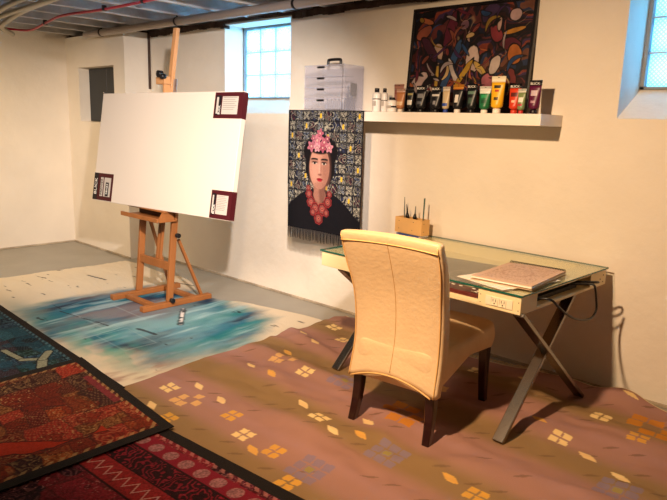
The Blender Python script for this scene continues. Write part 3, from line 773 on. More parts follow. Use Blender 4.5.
MB().box((-.19, .25, z0+.0165), (-.05, TD-.30, z0+.04), .004).build('slot_shade_block', MATS['slot_dark'], tb)  # dark block added so the slot looks black with shade inside
op = MB().box((-.20, .0045, z0+.016), (-.05, .008, z0+.064), .002).build('outlet_plate', MATS['outlet'], tb)
for i, x in enumerate((-.148, -.102)):
    k = MB().box((x-.018, .003, z0+.022), (x+.018, .0047, z0+.058), .004).build('socket', MATS['outlet'], op)
    q = MB(); q.box((x-.009, .0022, z0+.038), (x-.006, .0031, z0+.052)); q.box((x+.006, .0022, z0+.038), (x+.009, .0031, z0+.052)); q.box((x-.003, .0022, z0+.026), (x+.003, .0031, z0+.033))
    q.build('socket_slots', MATS['slot_dark'], k)
for x, z in ((-.23, .02), (-.23, .06), (-.02, .02), (-.02, .06)): MB().tube([(x, .009, z0+z), (x, .0065, z0+z)], .0025, 8).build('screw', MATS['slot_dark'], tb)
for y, z in ((TD-.05, .02), (TD-.05, .06), (TD-.09, .04)): MB().tube([(-.009, y, z0+z), (-.0065, y, z0+z)], .004, 8).build('screw', MATS['slot_dark'], tb)
def local(wx, wy):
    dx, dy = wx+1.299, wy-2.74; c, s = math.cos(-r_), math.sin(-r_)
    return dx*c-dy*s, dx*s+dy*c
for side, xw in ((0, -1.30), (1, -2.57)):
    x = -.045 if side == 0 else -TW+.11
    yb = .03
    x += .04*side; o_ = .05*side
    MB().bar((x, -.03+o_, .006), (x, .63+o_, z0-.0), .022, .058, .003, up=(1, 0, 0)).build('leg', MATS['steel'], tb)
    MB().bar((x+.024, .84, .006), (x+.024, .02, z0-.0), .022, .058, .003, up=(1, 0, 0)).build('leg', MATS['steel'], tb)
    MB().box((x-.045, .05, z0-.008), (x+.02, .93, z0-.0012), .001).build('top_bracket', MATS['steel'], tb)

# things under / on the glass
def art_pos(U, V):
    A = ((-2.10, 2.93), (-1.66, 3.02), (-1.80, 3.60), (-2.30, 3.55))
    X = (1-U)*(1-V)*A[0][0]+U*(1-V)*A[1][0]+U*V*A[2][0]+(1-U)*V*A[3][0]
    Y = (1-U)*(1-V)*A[0][1]+U*(1-V)*A[1][1]+U*V*A[2][1]+(1-U)*V*A[3][1]
    return X, Y, np.full_like(X, z0+.012+.016+.004+.001)
def art_col(U, V, X, Y, Z):
    c = np.zeros(X.shape+(3,))+np.array(rgb('4a4242'))
    r = np.hypot(X+1.83, Y-3.22)
    for q in (.07, .15, .16, .22): c = mixc(c, '8d8078', np.exp(-((r-q)/.005)**2)*.8)
    c = mixc(c, '2a2426', (r < .05).astype(float)); n_ = fbm(X*18, Y*18, 3); c = mixc(c, 'b8a492', (sm(.72, .78, n_)))
    return c
o = sheet('printed_cloth', art_pos, 90, 90, art_col, attr_mat('print_cloth', .7, .1, 200), .002)
tag(o, 'dark grey print with thin pale rings lying under the desk glass', 'print')
lx, ly = local(-1.70, 2.86)
o = empty('red_tray', (-1.765, 2.84, z0+.012+.0165), r_, 'dark red-brown tray of small things in the open front of the desk', 'tray')
MB().box((-.21, -.055, 0), (.21, .06, .03), .006).build('tray_body', MATS['red_tray'], o)
m = MB()
for k in range(14): 
    a, b = random.uniform(-.18, .18), random.uniform(-.04, .04); m.box((a, b, .03), (a+.02, b+.008, .033))
m.build('trinkets', MATS['paper'], o)['kind'] = 'stuff'
# black power cords
XC = -1.215
def cord(pts, label):
    o = MB().tube(smooth_path(pts), .0062, 10).build('power_cord', MATS['black_cord']); return tag(o, label, 'cord', None)
zz0 = z0+.012
cord([(-1.45, 2.95, zz0+.03), (-1.36, 2.93, zz0+.04), (-1.25, 2.93, .745-.01), (-1.225, 2.99, .69), (-1.222, 3.09, .635), (-1.222, 3.22, .58), (-1.222, 3.36, .545), (-1.222, 3.46, .54), (-1.222, 3.51, .575), (-1.222, 3.49, .64), (-1.222, 3.46, .70), (-1.226, 3.43, .73), (-1.25, 3.36, .74), (-1.36, 3.25, .735), (-1.5, 3.2, .725)],
     'black power cord looping out of the side of the desk')
cord([(-1.45, 3.25, .72), (-1.36, 3.36, .735), (-1.25, 3.44, .738), (-1.228, 3.50, .732), (-1.25, 3.52, .722), (-1.36, 3.42, .715), (-1.48, 3.36, .715)],
     'short black cord coiled in the desk slot behind the looping cord')

# sketchbook
sk = empty('sketchbook', (-1.485, 3.075, TZ+.001), R(-20), 'open spiral sketchbook with a pencil drawing lying on the desk glass', 'sketchbook')
sk.rotation_euler = (0, 0, R(3)); sk.scale = (.93, .98, 1)
def page_pos(U, V):
    X = (U-.5)*.35; Y = (V-.5)*.47; Z = .020+.003*np.sin(U*PI)+.004*U*V
    return X, Y, Z
def page_col(U, V, X, Y, Z):
    c = np.zeros(X.shape+(3,))+np.array(rgb('cdae98'))
    w_ = fbm(X*14, Y*14, 2); l = np.sin(w_*70); inn = (np.minimum(np.minimum(U, 1-U)*.35, np.minimum(V, 1-V)*.47) > .035)
    c = mixc(c, '8a6656', sm(.45, .9, l)*inn*.6); r = np.hypot(X*1.1+.01, Y+.01)
    c = mixc(c, 'a07a68', np.exp(-((r-.09)/.006)**2)*.45*inn); return c
pg = sheet('drawing_page', page_pos, 80, 100, page_col, attr_mat('page_paper', .85, .05, 100), .003, sk)
MB().box((-.176, -.236, .008), (.176, .236, .0165), .001).build('page_block', MATS['paper'], sk)
o = MB().box((-.178, -.238, .0), (.178, .238, .0025), .0008).build('cover', mat('cover_tan', 'c9ab88', .7), sk)
m = MB()
for k in range(34):
    x = -.165+k*.01; m.tube([(x+.0, .234+.013*math.sin(a), .018+.013*math.cos(a)) for a in np.linspace(-PI*.9, PI*.9, 9)], .0022, 5)
m.build('spiral_wire', MATS['wire'], sk)['kind'] = 'stuff'
for i, (x, y, a, lb) in enumerate(((-1.465, 3.0, R(-16), 'loose white paper sheet sticking out under the sketchbook front'), (-1.49, 3.08, R(-3), 'loose white paper sheet sticking out left of the sketchbook'))):
    pass
pp = empty('paper_sheets', (-1.50, 3.03, TZ+.0006), R(-14), 'white loose paper sheets sticking out beneath the sketchbook', 'paper')
sk.location.z = TZ+.0045
MB().box((-.17, -.24, 0), (.15, .20, .0018)).build('lower_sheet', MATS['paper'], pp)
MB().box((-.18, -.20, .0019), (.14, .2, .0034), M=Matrix.Rotation(R(7), 4, 'Z')).build('upper_sheet', MATS['paper'], pp)

# pen holder
bb = empty('notebook', (-2.62, 3.66, TZ+.0006), R(-8), 'blue notebook lying under the wooden brush holder', 'notebook')
MB().box((-.12, -.03, 0), (.10, .07, .009), .001).build('cover', MATS['blue_book'], bb)
MB().box((-.118, -.028, .002), (.101, .068, .007)).build('pages', MATS['paper'], bb)
HZ = TZ+.010
ph = empty('brush_holder', (-2.645, 3.70, HZ), R(-7), 'small pale wooden box holding brushes at the back of the desk', 'brush holder')
m = MB(); hw, hd, hh, t = .13, .042, .112, .008
m.box((-hw, -hd, 0), (hw, -hd+t, hh), .001); m.box((-hw, hd-t, 0), (hw, hd, hh), .001); m.box((-hw, -hd+t, 0), (-hw+t, hd-t, hh), .001); m.box((hw-t, -hd+t, 0), (hw, hd-t, hh), .001); m.box((-hw+t, -hd+t, 0), (hw-t, hd-t, t))
m.build('box', MATS['holder_wood'], ph)
for x, z in ((-.09, .03), (-.09, .085), (.04, .03), (.05, .09), (hw+.001, .03), (hw+.001, .085)):
    p_ = [(hw, -.02, z), (hw+.0008, -.02, z)] if x > hw else [(x, -hd, z), (x, -hd-.0008, z)]
    MB().tube(p_, .003, 8).build('nail', MATS['slot_dark'], ph)
def brush(lx, lz, dx, hm, label, fat=False, tip=False):
    c, s = math.cos(R(-7)), math.sin(R(-7)); wx = -2.645+lx*c; wy = 3.70+lx*s
    b = empty('paint_brush', (wx, wy, HZ+.010), 0, label, 'brush', 'brushes in the wooden holder')
    L = lz-HZ-.010
    MB().tube([(0, 0, 0), (dx*.6, 0, L*.6), (dx, 0, L)], [.0035, .005 if not fat else .007, .0025 if not tip else .006], 8).build('handle', MATS[hm], b)
    if fat: MB().tube([(dx*.5, 0, L*.48), (dx*.58, -.002, L*.58), (dx*.72, 0, L*.72)], [.012, .016, .006], 10).build('grip', MATS['black_plastic'], b)
    return b
brush(-.075, 1.04, -.01, 'brush_grey', 'slim grey brush, leftmost in the wooden holder')
brush(-.03, .99, -.03, 'bristle', 'short tilted dark brush, second from left in the wooden holder', True)
brush(.02, .985, .005, 'brush_grey', 'short brush with a fat black grip, third in the wooden holder', True)
brush(.10, 1.05, .006, 'brush_green', 'thick dark green brush, rightmost in the wooden holder', tip=True)

# ------------------------------------------------------------------ shelf and what stands on it
SX0, SX1, SY, SZ = -3.76, -1.66, 3.525, 1.638
sh_ = MB().box((SX0, SY, SZ-.068), (SX1, YB, SZ), .002).build('wall_shelf', MATS['shelf_white'])
tag(sh_, 'long thick white floating shelf on the back wall', 'shelf')

# framed picture leaning on the wall
FW, FH = .93, .712
pic = empty('framed_picture', (-2.338, 3.742, SZ+.001), 0, 'black framed painting of dark swirling shapes leaning above the shelf', 'picture', rot=(-R(4.5), 0, 0))
m = MB(); t = .022
m.box((-FW/2, 0, 0), (FW/2, .025, t), .002); m.box((-FW/2, 0, FH-t), (FW/2, .025, FH), .002); m.box((-FW/2, 0, t), (-FW/2+t, .025, FH-t), .002); m.box((FW/2-t, 0, t), (FW/2, .025, FH-t), .002)
m.build('frame', MATS['frame_black'], pic)
def pic_pos(U, V): return (U-.5)*(FW-2*t+.004), np.full_like(U, .010), t-.002+V*(FH-2*t+.004)
def pic_col(U, V, X, Y, Z):
    u = U*1.35; v = V
    wx = u+.16*(fbm(u*3, v*3, 3)-.5); wy = v+.16*(fbm(u*3, v*3, 13)-.5)
    a = fbm(wx*3.2, wy*2.2, 23, 3); st = np.sin(a*34+wx*3)
    pal = ['160f16', '3a1622', '141a30', '5a2a2a', '201824', '3c2a4a', '7a3626', '12121a', '24304c', '6a4030']
    idx = (np.clip(fbm(wx*4, wy*4, 43, 3)*1.7-.35, 0, .999)*len(pal)).astype(int)
    P_ = np.array([rgb(p) for p in pal]); c = P_[idx]
    c = mixc(c, '0c0a0e', sm(.1, .5, st)*.75)
    def blob(cx, cz, rx, rz, ang, colr, f=1., wob=.9):
        ca, sa = math.cos(ang), math.sin(ang); X1 = (u-cx)*ca+(v-cz)*sa; Z1 = -(u-cx)*sa+(v-cz)*ca
        d = np.hypot(X1/rx, Z1/rz)+wob*(fbm(u*7, v*7, int(cx*90)+3)-.5)
        nonlocal c
        c = mixc(c, '0b090c', (1-sm(1.12, 1.2, d))*f); c = mixc(c, colr, (1-sm(.94, 1.02, d))*f)
    # sweeping ribbons and leaf shapes, no figures
    for args in ((.12, .78, .09, .045, .5, '8a4a38'), (.14, .9, .10, .03, -.3, 'a8603c'), (.1, .28, .12, .07, .6, 'b09a98'), (.2, .16, .13, .04, .9, 'a8a0a0'),
                 (.34, .30, .022, .2, 0, 'a8863a'), (.33, .56, .055, .10, .1, 'a88c7c'), (.5, .45, .04, .30, -.35, '2a4468'), (.58, .30, .03, .26, .5, 'b4a8a4'),
                 (.62, .84, .05, .05, 0, '6a4a58'), (.74, .50, .07, .13, .05, 'b9a49c'), (.66, .36, .03, .16, -.6, 'b08a2c'), (.86, .38, .03, .15, .8, 'c0a050'),
                 (.75, .24, .05, .13, 0, '4a2450'), (.95, .26, .08, .10, .4, 'a8606a'), (1.0, .42, .05, .10, -.3, 'b8a8a0'), (1.17, .74, .12, .022, .2, 'b0782a'),
                 (1.14, .62, .10, .05, -.2, '5a1c2c'), (1.2, .52, .06, .09, .3, 'b0642a'), (1.17, .88, .06, .05, .2, 'a88c8c'), (1.18, .3, .06, .1, .3, '6c2c2c'),
                 (.98, .72, .06, .09, .6, '7a2c34'), (.45, .8, .05, .16, -.3, '5a1c30'), (.22, .6, .05, .16, .7, '3c1a2c')):
        blob(*args)
    rs = np.random.default_rng(5)
    pl_ = ['7a4030', 'a88a80', '5a1c30', '23406a', '8a6a2a', '3a2048', 'a85a34', '9c8c8c', '1a2238', '0c0a0e', '6c2c2c', 'b89a6a']
    for q in range(70):
        cx_, cz_ = rs.uniform(0, 1.32), rs.uniform(.02, .98); an_ = rs.uniform(0, 3.1); L_ = rs.uniform(.03, .11); wd_ = rs.uniform(.006, .022); cur = rs.uniform(-6, 6)
        ca, sa = math.cos(an_), math.sin(an_); X1 = (u-cx_)*ca+(v-cz_)*sa; Z1 = -(u-cx_)*sa+(v-cz_)*ca-cur*X1**2
        dd = np.hypot(X1/L_, Z1/wd_); c = mixc(c, '0b090c', (1-sm(1.2, 1.35, dd))*.9); c = mixc(c, pl_[q % 12], 1-sm(.9, 1.02, dd))
    c = c*(.42+.75*fbm(u*11, v*11, 77))[..., None]
    ln = np.exp(-((np.sin(a*34+wx*3))/.12)**2); c = mixc(c, '9a7e60', ln*sm(.55, .7, fbm(u*5, v*5, 9))*.5)
    return np.clip(c, 0, 1)
o = sheet('painting', pic_pos, 420, 320, pic_col, attr_mat('painting_print', .5, .02, 100, spec=.3), .006, pic, up=2)

# clear drawer box
cb = empty('storage_box', (-3.645, 3.56, SZ+.0055), 0, 'clear plastic drawer box with black handle on the shelf end', 'storage box')
BW, BD, BH = .42, .22, .335
CPM = MATS['clear_plastic']
m = MB(); t = .004
m.box((0, 0, BH-t), (BW, BD, BH), .002); m.box((0, 0, 0), (BW, BD, t), .001); m.box((0, .01, t), (t, BD, BH-t)); m.box((BW-t, .0, t), (BW, BD, BH-t)); m.box((t, BD-t, t), (BW-t, BD, BH-t))
m.build('shell', CPM, cb)
for k in range(4):
    za = .008+k*.081
    d = MB(); d.box((.006, -.006, za), (.40, 0, za+.076), .003); d.box((.008, 0, za), (.398, .13, za+.003))
    d = d.build('drawer', CPM, cb)
    MB().box((.155, -.018, za+.058), (.225, -.006, za+.072), .003).build('drawer_pull', MATS['black_plastic'], d)
    MB().box((.005, -.009, za+.0765), (.401, -.004, za+.0805), .001).build('drawer_rim', mat('rim%d' % k, 'b9b6c4', .3), d)
m = MB(); m.tube(smooth_path([(.15, .11, BH), (.15, .11, BH+.035), (.165, .11, BH+.046), (.265, .11, BH+.046), (.28, .11, BH+.035), (.28, .11, BH)], 5), .011, 10)
m.build('carry_handle', MATS['black_plastic'], cb)
m = MB(); m.box((.395, .085, .12), (.405, .15, .215), .003, M=Matrix.Rotation(R(-4), 4, 'X')); m.build('black_tool', MATS['black_plastic'], cb)
m = MB()
for k in range(9): m.box((.30+k*.010, .14+.01*(k % 3), .006), (.306+k*.010, .15+.01*(k % 3), .10+.03*((k*5) % 4)), .001)
m.build('tools_inside', mat('tool_grey', '6b6f80', .4), cb)['kind'] = 'stuff'
m = MB()
for k in range(16): m.box((.20+k*.010, .03+.01*(k % 4), .012), (.207+k*.010, .04+.01*(k % 4), .05+.012*((k*7) % 4)), .001)
m.build('drawer_contents', mat('content_grey', '8a8c98', .5), cb)['kind'] = 'stuff'

# bottles and tubes
def ell(cx, hw, hd, z, n=20): return [Vector((cx+hw*math.cos(2*PI*k/n), hd*math.sin(2*PI*k/n), z)) for k in range(n)]
def tube_of_paint(x, y, w, h, body, top, cap, label, rz=0, lean_=0, bands=(), brand=False, tcol='text_white'):
    o = empty('paint_tube', (x, y, SZ+.001), rz, label, 'paint tube', 'paint tubes on the shelf')
    capr = w*.26; ch_ = h*.13
    MB().lathe([(capr*.94, 0), (capr, .003), (capr, ch_-.002), (capr*.9, ch_)], 16).build('cap', mat('cap_'+cap, cap, .4) if 'cap_'+cap not in MATS else MATS['cap_'+cap], o)
    def hwf(t): return w/2*(.80+.20*t) 
    def hdf(t): return w*.36*(1-t)+.002*t
    nm = 'tube_'+body; bm_ = MATS.get(nm) or mat(nm, body, .38)
    rg = [ell(0, capr*.6, capr*.6, ch_), ell(0, hwf(0)*.75, w*.30, ch_+.006)]
    K = 8; top0 = .80
    for i in range(K+1):
        t = i/K*top0; rg.append(ell(0, hwf(t), hdf(t), ch_+.014+(h-ch_-.014)*t))
    MB().loft(rg).build('tube_body', bm_, o)
    nm = 'tube_'+top; tm = MATS.get(nm) or mat(nm, top, .4)
    rg = [ell(0, hwf(t)+.0003, hdf(t)+.0003, ch_+.014+(h-ch_-.014)*t) for t in (top0-.001, .87, .93)]
    rg += [ell(0, hwf(1), .0018, h-.012), ell(0, hwf(1), .0016, h)]
    MB().loft(rg).build('crimped_end', tm, o)
    MB().box((-.006, -.0024, h-.010), (.006, .0024, h-.006), .001).build('hang_hole', MATS['slot_dark'], o)
    for (t0, t1, cw_, colr) in bands:
        nm = 'band_'+colr; bmn = MATS.get(nm) or mat(nm, colr, .45)
        z_0 = ch_+.014+(h-ch_-.014)*t0; z_1 = ch_+.014+(h-ch_-.014)*t1
        tm_ = (t0+t1)/2
        a0, a1 = -cw_, cw_
        rg = []
        pts0 = []; 
        b_ = MB(); cols = []
        for k in range(9):
            a = a0+(a1-a0)*k/8
            P0 = Vector((hwf(t0)*a, -hdf(t0)*math.sqrt(max(0, 1-a*a))-.0007, z_0)); P1 = Vector((hwf(t1)*a, -hdf(t1)*math.sqrt(max(0, 1-a*a))-.0007, z_1))
            cols.append((b_.bm.verts.new(P0), b_.bm.verts.new(P1), b_.bm.verts.new(P0+Vector((0, .0012, 0))), b_.bm.verts.new(P1+Vector((0, .0012, 0)))))
        for p, q in zip(cols, cols[1:]):
            b_.bm.faces.new((p[0], q[0], q[1], p[1])); b_.bm.faces.new((p[2], p[3], q[3], q[2])); b_.bm.faces.new((p[1], q[1], q[3], p[3])); b_.bm.faces.new((p[0], p[2], q[2], q[0]))
        b_.bm.faces.new((cols[0][0], cols[0][1], cols[0][3], cols[0][2])); b_.bm.faces.new((cols[-1][0], cols[-1][2], cols[-1][3], cols[-1][1]))
        b_.build('printed_band', bmn, o)
    if brand: text('brand_lettering', 'BLICK', .02, tcol, o, (0, -hdf(.86)-.004, ch_+.014+(h-ch_-.014)*.87), (PI/2, 0, 0), width=w*.72)
    return o
def bottle(x, y, r, h, body, cap, label, strip=None):
    o = empty('paint_bottle', (x, y, SZ+.001), 0, label, 'bottle', 'small bottles on the shelf')
    nm = 'bot_'+body; bm_ = MATS.get(nm) or mat(nm, body, .35)
    MB().lathe([(r*.92, 0), (r, .004), (r, h*.74), (r*.9, h*.79), (r*.45, h*.83)], 20).build('bottle_body', bm_, o)
    MB().lathe([(r*.55, h*.83), (r*.55, h*.98), (r*.48, h)], 16).build('cap', MATS['black_plastic'], o)
    if strip: MB().lathe([(r+.0006, h*strip[0]), (r+.0006, h*strip[1])], 20).build('label_stripe', MATS['label_black'], o)
    MB().box((-r*.5, -r-.001, h*.25), (r*.5, -r*.86+.0, h*.45), .0005).build('label_print', mat('print_%s%d' % (body, int(r*1000)), 'b7aea6', .5), o)
    return o
YT = 3.62
bottle(-2.958, YT, .031, .165, 'e9e4de', 'black', 'white round bottle with black cap, leftmost on the shelf beside storage box', (.52, .56))
bottle(-2.887, YT, .024, .163, 'e2dcd6', 'black', 'slim white bottle with black cap, second from left on shelf', (.47, .50))
bottle(-2.818, YT, .036, .100, 'f0ebe4', 'black', 'short squat white bottle with black cap and spotted label', (.3, .42))
tube_of_paint(-2.822, 3.70, .088, .195, 'a06a5e', 'a8776a', 'd8d0c8', 'dusty pink paint tube behind the short squat white bottle', bands=((.55, .75, .7, '8a4f48'),))
tube_of_paint(-2.744, YT, .072, .158, 'b3774a', 'c9a08c', 'e4d8c8', 'small tan orange paint tube right of the short white bottle', R(6), bands=((.1, .3, .8, 'd8b48a'),))
tube_of_paint(-2.660, YT, .056, .170, '16171b', '1a1c22', '101012', 'slim black paint tube with white label band, leftmost black one', bands=((.1, .34, .8, 'd6d2cc'), (.58, .68, .8, '9a8f5c')))
tube_of_paint(-2.570, YT, .084, .176, '17171c', '121216', '111114', 'wide black paint tube with pale print, second black one', bands=((.42, .62, .6, '7c7c80'), (.12, .26, .5, '585860')), brand=True)
tube_of_paint(-2.513, 3.68, .052, .140, '191b20', '22242a', '111114', 'shorter black paint tube half hidden behind two black ones', bands=((.3, .5, .7, '55585c'),))
tube_of_paint(-2.450, YT, .080, .170, '141419', '121216', '111114', 'wide black paint tube with white line, right of the half hidden one', bands=((.52, .62, .75, 'c9c6c2'), (.12, .3, .3, '8c8c92')), brand=True)
tube_of_paint(-2.372, YT, .060, .166, 'c8b491', 'd8c9b4', '23409a', 'beige paint tube with blue cap leaning beside black tubes', R(-5), bands=((.05, .2, .8, '2c4aa0'),))
tube_of_paint(-2.282, YT, .080, .178, '18181c', 'c07f2e', 'e8e2da', 'black paint tube with orange top and white cap', bands=((.2, .55, .35, 'dedad4'), (.78, .8, .9, '8a3c20')))
tube_of_paint(-2.180, YT, .076, .182, '14181a', '15181c', '111114', 'black paint tube with green grey print, left of the green tube', bands=((.55, .68, .7, '5d7a6c'), (.15, .4, .4, '3c5248')), brand=True)
tube_of_paint(-2.074, 3.60, .080, .163, '1f6b40', 'e4e0d6', 'eee8de', 'green paint tube with white top and white cap', R(4), bands=((.45, .6, .55, '2e9a5c'), (.2, .35, .5, '164e30'), (.66, .8, .92, 'dfe6dc')))
tube_of_paint(-1.988, 3.60, .092, .222, 'e8b21c', 'eee4c8', 'f0e8dc', 'tall bright yellow paint tube with white cap, tallest on shelf', R(5), bands=((.60, .70, .5, '2a2416'), (.48, .55, .3, 'b83020'), (.2, .3, .35, '4a3c14')))
tube_of_paint(-1.882, YT, .080, .178, 'd03c1e', '1a1518', 'c83a22', 'red orange paint tube with black top right of the yellow tube', bands=((.45, .62, .6, '5c1a14'), (.2, .3, .3, 'f0c0a0')), brand=True)
tube_of_paint(-1.822, 3.59, .056, .145, '7a8a5a', 'd8d6c8', 'c02c2a', 'small green and white paint tube with red cap', R(-6), bands=((.3, .55, .6, 'e8e4d8'), (.1, .22, .6, 'b03038')))
tube_of_paint(-1.755, 3.62, .080, .195, '5a1438', '17131a', '1c141c', 'dark purple paint tube with black top, rightmost on shelf', bands=((.42, .62, .55, 'c9b4bc'), (.15, .24, .4, 'b08a9a')), brand=True)

# ------------------------------------------------------------------ scarf with a woman's portrait
SCX0, SCX1, STOP, SBOT = -3.745, -2.975, SZ+.004, .715
sc = empty('scarf', (-3.37, 3.508, .62), 0, 'black fringed scarf with portrait of a dark-haired woman hanging from the shelf', 'scarf')
def sc_pos(U, V):
    X = (SCX0+(SCX1-SCX0)*U)+.37+3.0; Z = SBOT+(STOP-SBOT)*V-.62
    Y = -.004-.006*np.sin(U*11+1.5*V)*(1-V)
    return X-0.0, Y, Z
def sc_col(U, V, X, Y, Z):
    asp = (STOP-SBOT)/(SCX1-SCX0); x = U-.5; y = (V)*asp            # x -.5..5, y 0..1.18
    # tiled ground
    s = .1; i = np.floor((U)/s).astype(int); j = np.floor(y/s).astype(int); lu = U/s-i-.5; lv = y/s-j-.5
    k = (i+j*3) % 5; r = np.hypot(lu, lv); an = np.arctan2(lv, lu)
    c = np.zeros(X.shape+(3,))+np.array(rgb('20202c'))
    tone = [rgb('cfc6b4'), rgb('3a456e'), rgb('b8b4b4'), rgb('6a2c3c'), rgb('7c8aa4')]
    T = np.array(tone)[k]*.6; f = ((np.abs(np.sin(an*2+(k % 2)*.8))*.5 > r-.02)&(r > .14)&(np.sin(r*55+cellhash(i, j, 3)*6) > -.2))|(r < .08)
    c = np.where(f[..., None], T, c)
    vine = np.abs(np.sin(fbm(U*11, y*11, 5, 2)*34)) < .30; c = mixc(c, '0d0d14', (np.abs(np.sin(fbm(U*9+3, y*9, 15, 2)*30)) < .45)*.85); c = mixc(c, 'a8a592', vine*.75)
    c = mixc(c, 'c9a62c', ((r < .24)&(np.abs(lu) < .12)&(k == 2)).astype(float)); grid = (np.abs(lu) > .46)|(np.abs(lv) > .46); c = mixc(c, '0f0f16', grid*.8)
    def el(cx, cy, rx, ry, ang=0):
        ca, sa = math.cos(ang), math.sin(ang); a = (x-cx)*ca+(y-cy)*sa; b = -(x-cx)*sa+(y-cy)*ca; return np.hypot(a/rx, b/ry)
    def put(d, colr, soft=.03, f=1.): 
        nonlocal c; c = mixc(c, colr, (1-sm(1-soft, 1+soft, d))*f)
    # hair, neck, dress, face (a plain generic portrait)
    ox, oy = -.045, -.10
    def E_(cx, cy, rx, ry, ang=0): return el(cx+ox, cy+oy, rx, ry, ang)
    put(E_(.0, .90, .235, .17), '0e0b0f'); put(E_(-.0, .76, .205, .22), '0e0b0f')
    sh = np.maximum(np.abs(x-ox)/(.10+.95*np.clip(.42-y, 0, .40)**.62), y/.43); put(sh, '0d0c13', .01); put(el(0, .02, .60, .26), '0d0c13')
    put(E_(-.01, .53, .075, .17), '8a5e50'); put(E_(0, .47, .09, .07), '96685a')
    put(E_(.04, .52, .05, .16), '5c3c36', .4, .7)
    face = E_(-.01, .745, .142, .215)
    put(face, 'ad7c6a'); put(E_(-.055, .73, .075, .16), 'c49484', .6, .6); put(E_(.085, .72, .06, .17), '7c5248', .5, .55); put(E_(-.0, .565, .09, .035), '7a5048', .5, .4)
    put(E_(-.01, .935, .155, .06), '0e0b0f', .15)
    for s_ in (-1, 1):
        put(E_(-.012+s_*.068, .80, .052, .020), '6e483e', .5, .6)
        arch = np.abs((y-oy-.828)+2.2*(x-ox+.012-s_*.070)**2)/.0085; put(np.maximum(arch, np.abs(x-ox+.012-s_*.070)/.048), '150e10', .25)
        put(E_(-.012+s_*.066, .785, .033, .012), 'b8a498', .2); put(E_(-.012+s_*.066, .786, .014, .013), '0c080a', .15); put(np.maximum(np.abs((y-oy-.797)+3*(x-ox+.012-s_*.066)**2)/.005, np.abs(x-ox+.012-s_*.066)/.036), '150e10', .3)
    put(E_(.012, .73, .012, .06), '8a5c50', .6, .6); put(E_(-.008, .73, .010, .055), 'd0a290', .6, .5)
    put(E_(-.002, .674, .028, .011), '6e4238', .4, .8)
    put(E_(-.004, .630, .043, .0095), '8c1626', .15); put(E_(-.004, .616, .034, .012), 'a82434', .15); put(np.maximum(np.abs(y-oy-.624)/.003, np.abs(x-ox+.004)/.042), '4a0c14', .4)
    for (fx, fy, fr_, cc) in ((-.13, .95, .06, 'a86474'), (-.05, 1.01, .065, 'bd7888'), (.05, .995, .06, 'a85e70'), (.12, .945, .055, 'b87c88'), (-.05, .94, .05, 'c08e98'), (.03, .94, .05, '9a4a5c'), (-.01, 1.08, .05, 'a85a6c'), (-.1, 1.03, .04, '9a5a6c'), (.09, 1.03, .04, '8a4a5c')):
        d = np.hypot(x-fx-ox, y-fy-oy)/fr_; an2 = np.arctan2(y-fy-oy, x-fx-ox); dd = d/(.80+.20*np.cos(an2*5+fx*40)); put(dd, cc, .06); put(np.abs(np.sin(an2*2.5+fx*30))/.25+d*0, '6e3040', .5, .35*1.0) if False else None; put(dd/.55, '7a3044', .3, .5); put(dd/.25, 'c9a098', .1)
    for (fx, fy, fr_) in ((-.15, .44, .045), (-.12, .36, .055), (-.06, .30, .062), (.04, .30, .065), (.12, .38, .055), (-.01, .20, .060), (.14, .46, .035), (-.16, .50, .03), (-.09, .26, .04), (.10, .27, .04)):
        d = np.hypot(x-fx-ox, y-fy-oy*.7)/fr_; an2 = np.arctan2(y-fy-oy*.7, x-fx-ox); d = d*(1+.06*np.cos(an2*7)); put(d, '8c2a2c', .05); put(np.abs(d-.78)/.10, '3a1618', .3, .8); put(np.abs(d-.5)/.09, '506058', .3, .6); put(d/.32, 'a85a50', .1); put(d/.12, '201014', .1)
    ed = (U < .012)|(U > .988); c = mixc(c, '121118', ed.astype(float))
    c = c*(.8+.35*vnoise(U*260, y*260, 3))[..., None]
    return np.clip(c, 0, 1)
sheet('printed_cloth', sc_pos, 300, 350, sc_col, attr_mat('scarf_cloth', .9, .2, 300), .002, sc, up=2)
m = MB()
for k in range(95):
    x = SCX0+.37+3.0+(SCX1-SCX0)*(k+.5)/95; b = random.uniform(-.006, .006); L = .085+random.uniform(-.01, .01)
    m.tube([(x, -.003, SBOT-.62+.002), (x+b*.5, -.004, SBOT-.62-L*.5), (x+b, -.003, SBOT-.62-L)], [.0026, .0022, .0014], 5)
m.build('fringe', MATS['fringe_black'], sc)['kind'] = 'stuff'
MB().box((SCX0+3.37+.002, -.006, SZ+.001-.62), (SCX1+3.37-.002, .12, SZ+.0045-.62), .001).build('folded_end', MATS['fringe_black'], sc)
# the second end of the scarf, behind the front one
def sb_pos(U, V): return SCX0+3.37-.018+.10*U, np.full_like(U, .006), (1.0-.62)+(STOP-1.0)*V
MB().box((SCX0+3.37-.016, .003, 1.06-.62), (SCX0+3.37+.10, .006, STOP-.62-.001)).build('rear_layer', MATS['fringe_black'], sc)

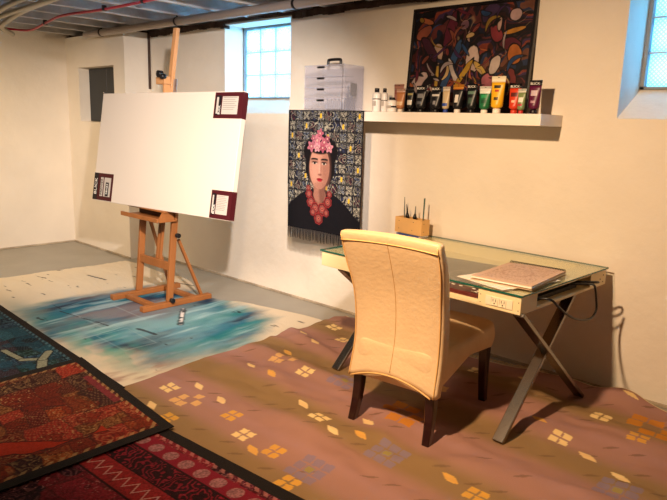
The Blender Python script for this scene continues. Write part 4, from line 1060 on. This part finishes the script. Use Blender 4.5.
# ------------------------------------------------------------------ light
Wd = bpy.data.worlds.new('World'); SC.world = Wd; Wd.use_nodes = True
bg = Wd.node_tree.nodes['Background']; bg.inputs['Color'].default_value = (.19, .57, 1.0, 1); bg.inputs['Strength'].default_value = 15.0
def lamp(loc, power, col, r=.05):
    l = bpy.data.lights.new('ceiling_lamp_light', 'POINT'); l.energy = power; l.color = col; l.shadow_soft_size = r
    o = bpy.data.objects.new('ceiling_lamp_light', l); C.objects.link(o); o.location = loc; return o
def add_spot(loc, aim, power, col, cone, blend, r=.05):
    l = bpy.data.lights.new('spot_light', 'SPOT'); l.energy = power; l.color = col; l.shadow_soft_size = r
    l.spot_size = R(cone); l.spot_blend = blend
    o = bpy.data.objects.new('spot_light', l); C.objects.link(o); o.location = loc
    o.rotation_euler = (Vector(aim)-Vector(loc)).to_track_quat('-Z', 'Y').to_euler(); return o
add_spot((-1.58, 1.1, 2.3), (-1.75, 3.3, .45), 400, (1, .67, .39), 112, 1.)
add_spot((-1.0, .95, 2.35), (-4.5, 3.2, 1.0), 1020, (1, .86, .77), 50, .8)
add_spot((-6.3, 1.3, 2.2), (-7.5, 2.9, .1), 160, (1, .74, .46), 125, 1.)
add_spot((-3.5, .5, 2.3), (-4.3, 2.2, .3), 250, (1, .78, .58), 112, 1., .3)  # added fill that brightens canvas and rugs, no real lamp here

# ------------------------------------------------------------------ camera
cam = bpy.data.cameras.new('camera'); co = bpy.data.objects.new('camera', cam); C.objects.link(co); SC.camera = co
yaw, pitch, roll, f = .744273, .198094, .031516, 632.29
fwd = Vector((-math.sin(yaw)*math.cos(pitch), math.cos(yaw)*math.cos(pitch), -math.sin(pitch)))
rt = Vector((math.cos(yaw), math.sin(yaw), 0)); up = rt.cross(fwd)
r2 = rt*math.cos(roll)+up*math.sin(roll); u2 = -rt*math.sin(roll)+up*math.cos(roll)
Mx = Matrix((r2, u2, -fwd)).transposed().to_4x4(); Mx.translation = (0, 0, 1.55); co.matrix_world = Mx
cam.sensor_width = 36; cam.lens = f/667*36; cam.clip_start = .02
vs = SC.view_settings; vs.view_transform = 'Standard'; vs.look = 'None'; vs.gamma = 1; vs.use_curve_mapping = False; vs.exposure = -.04
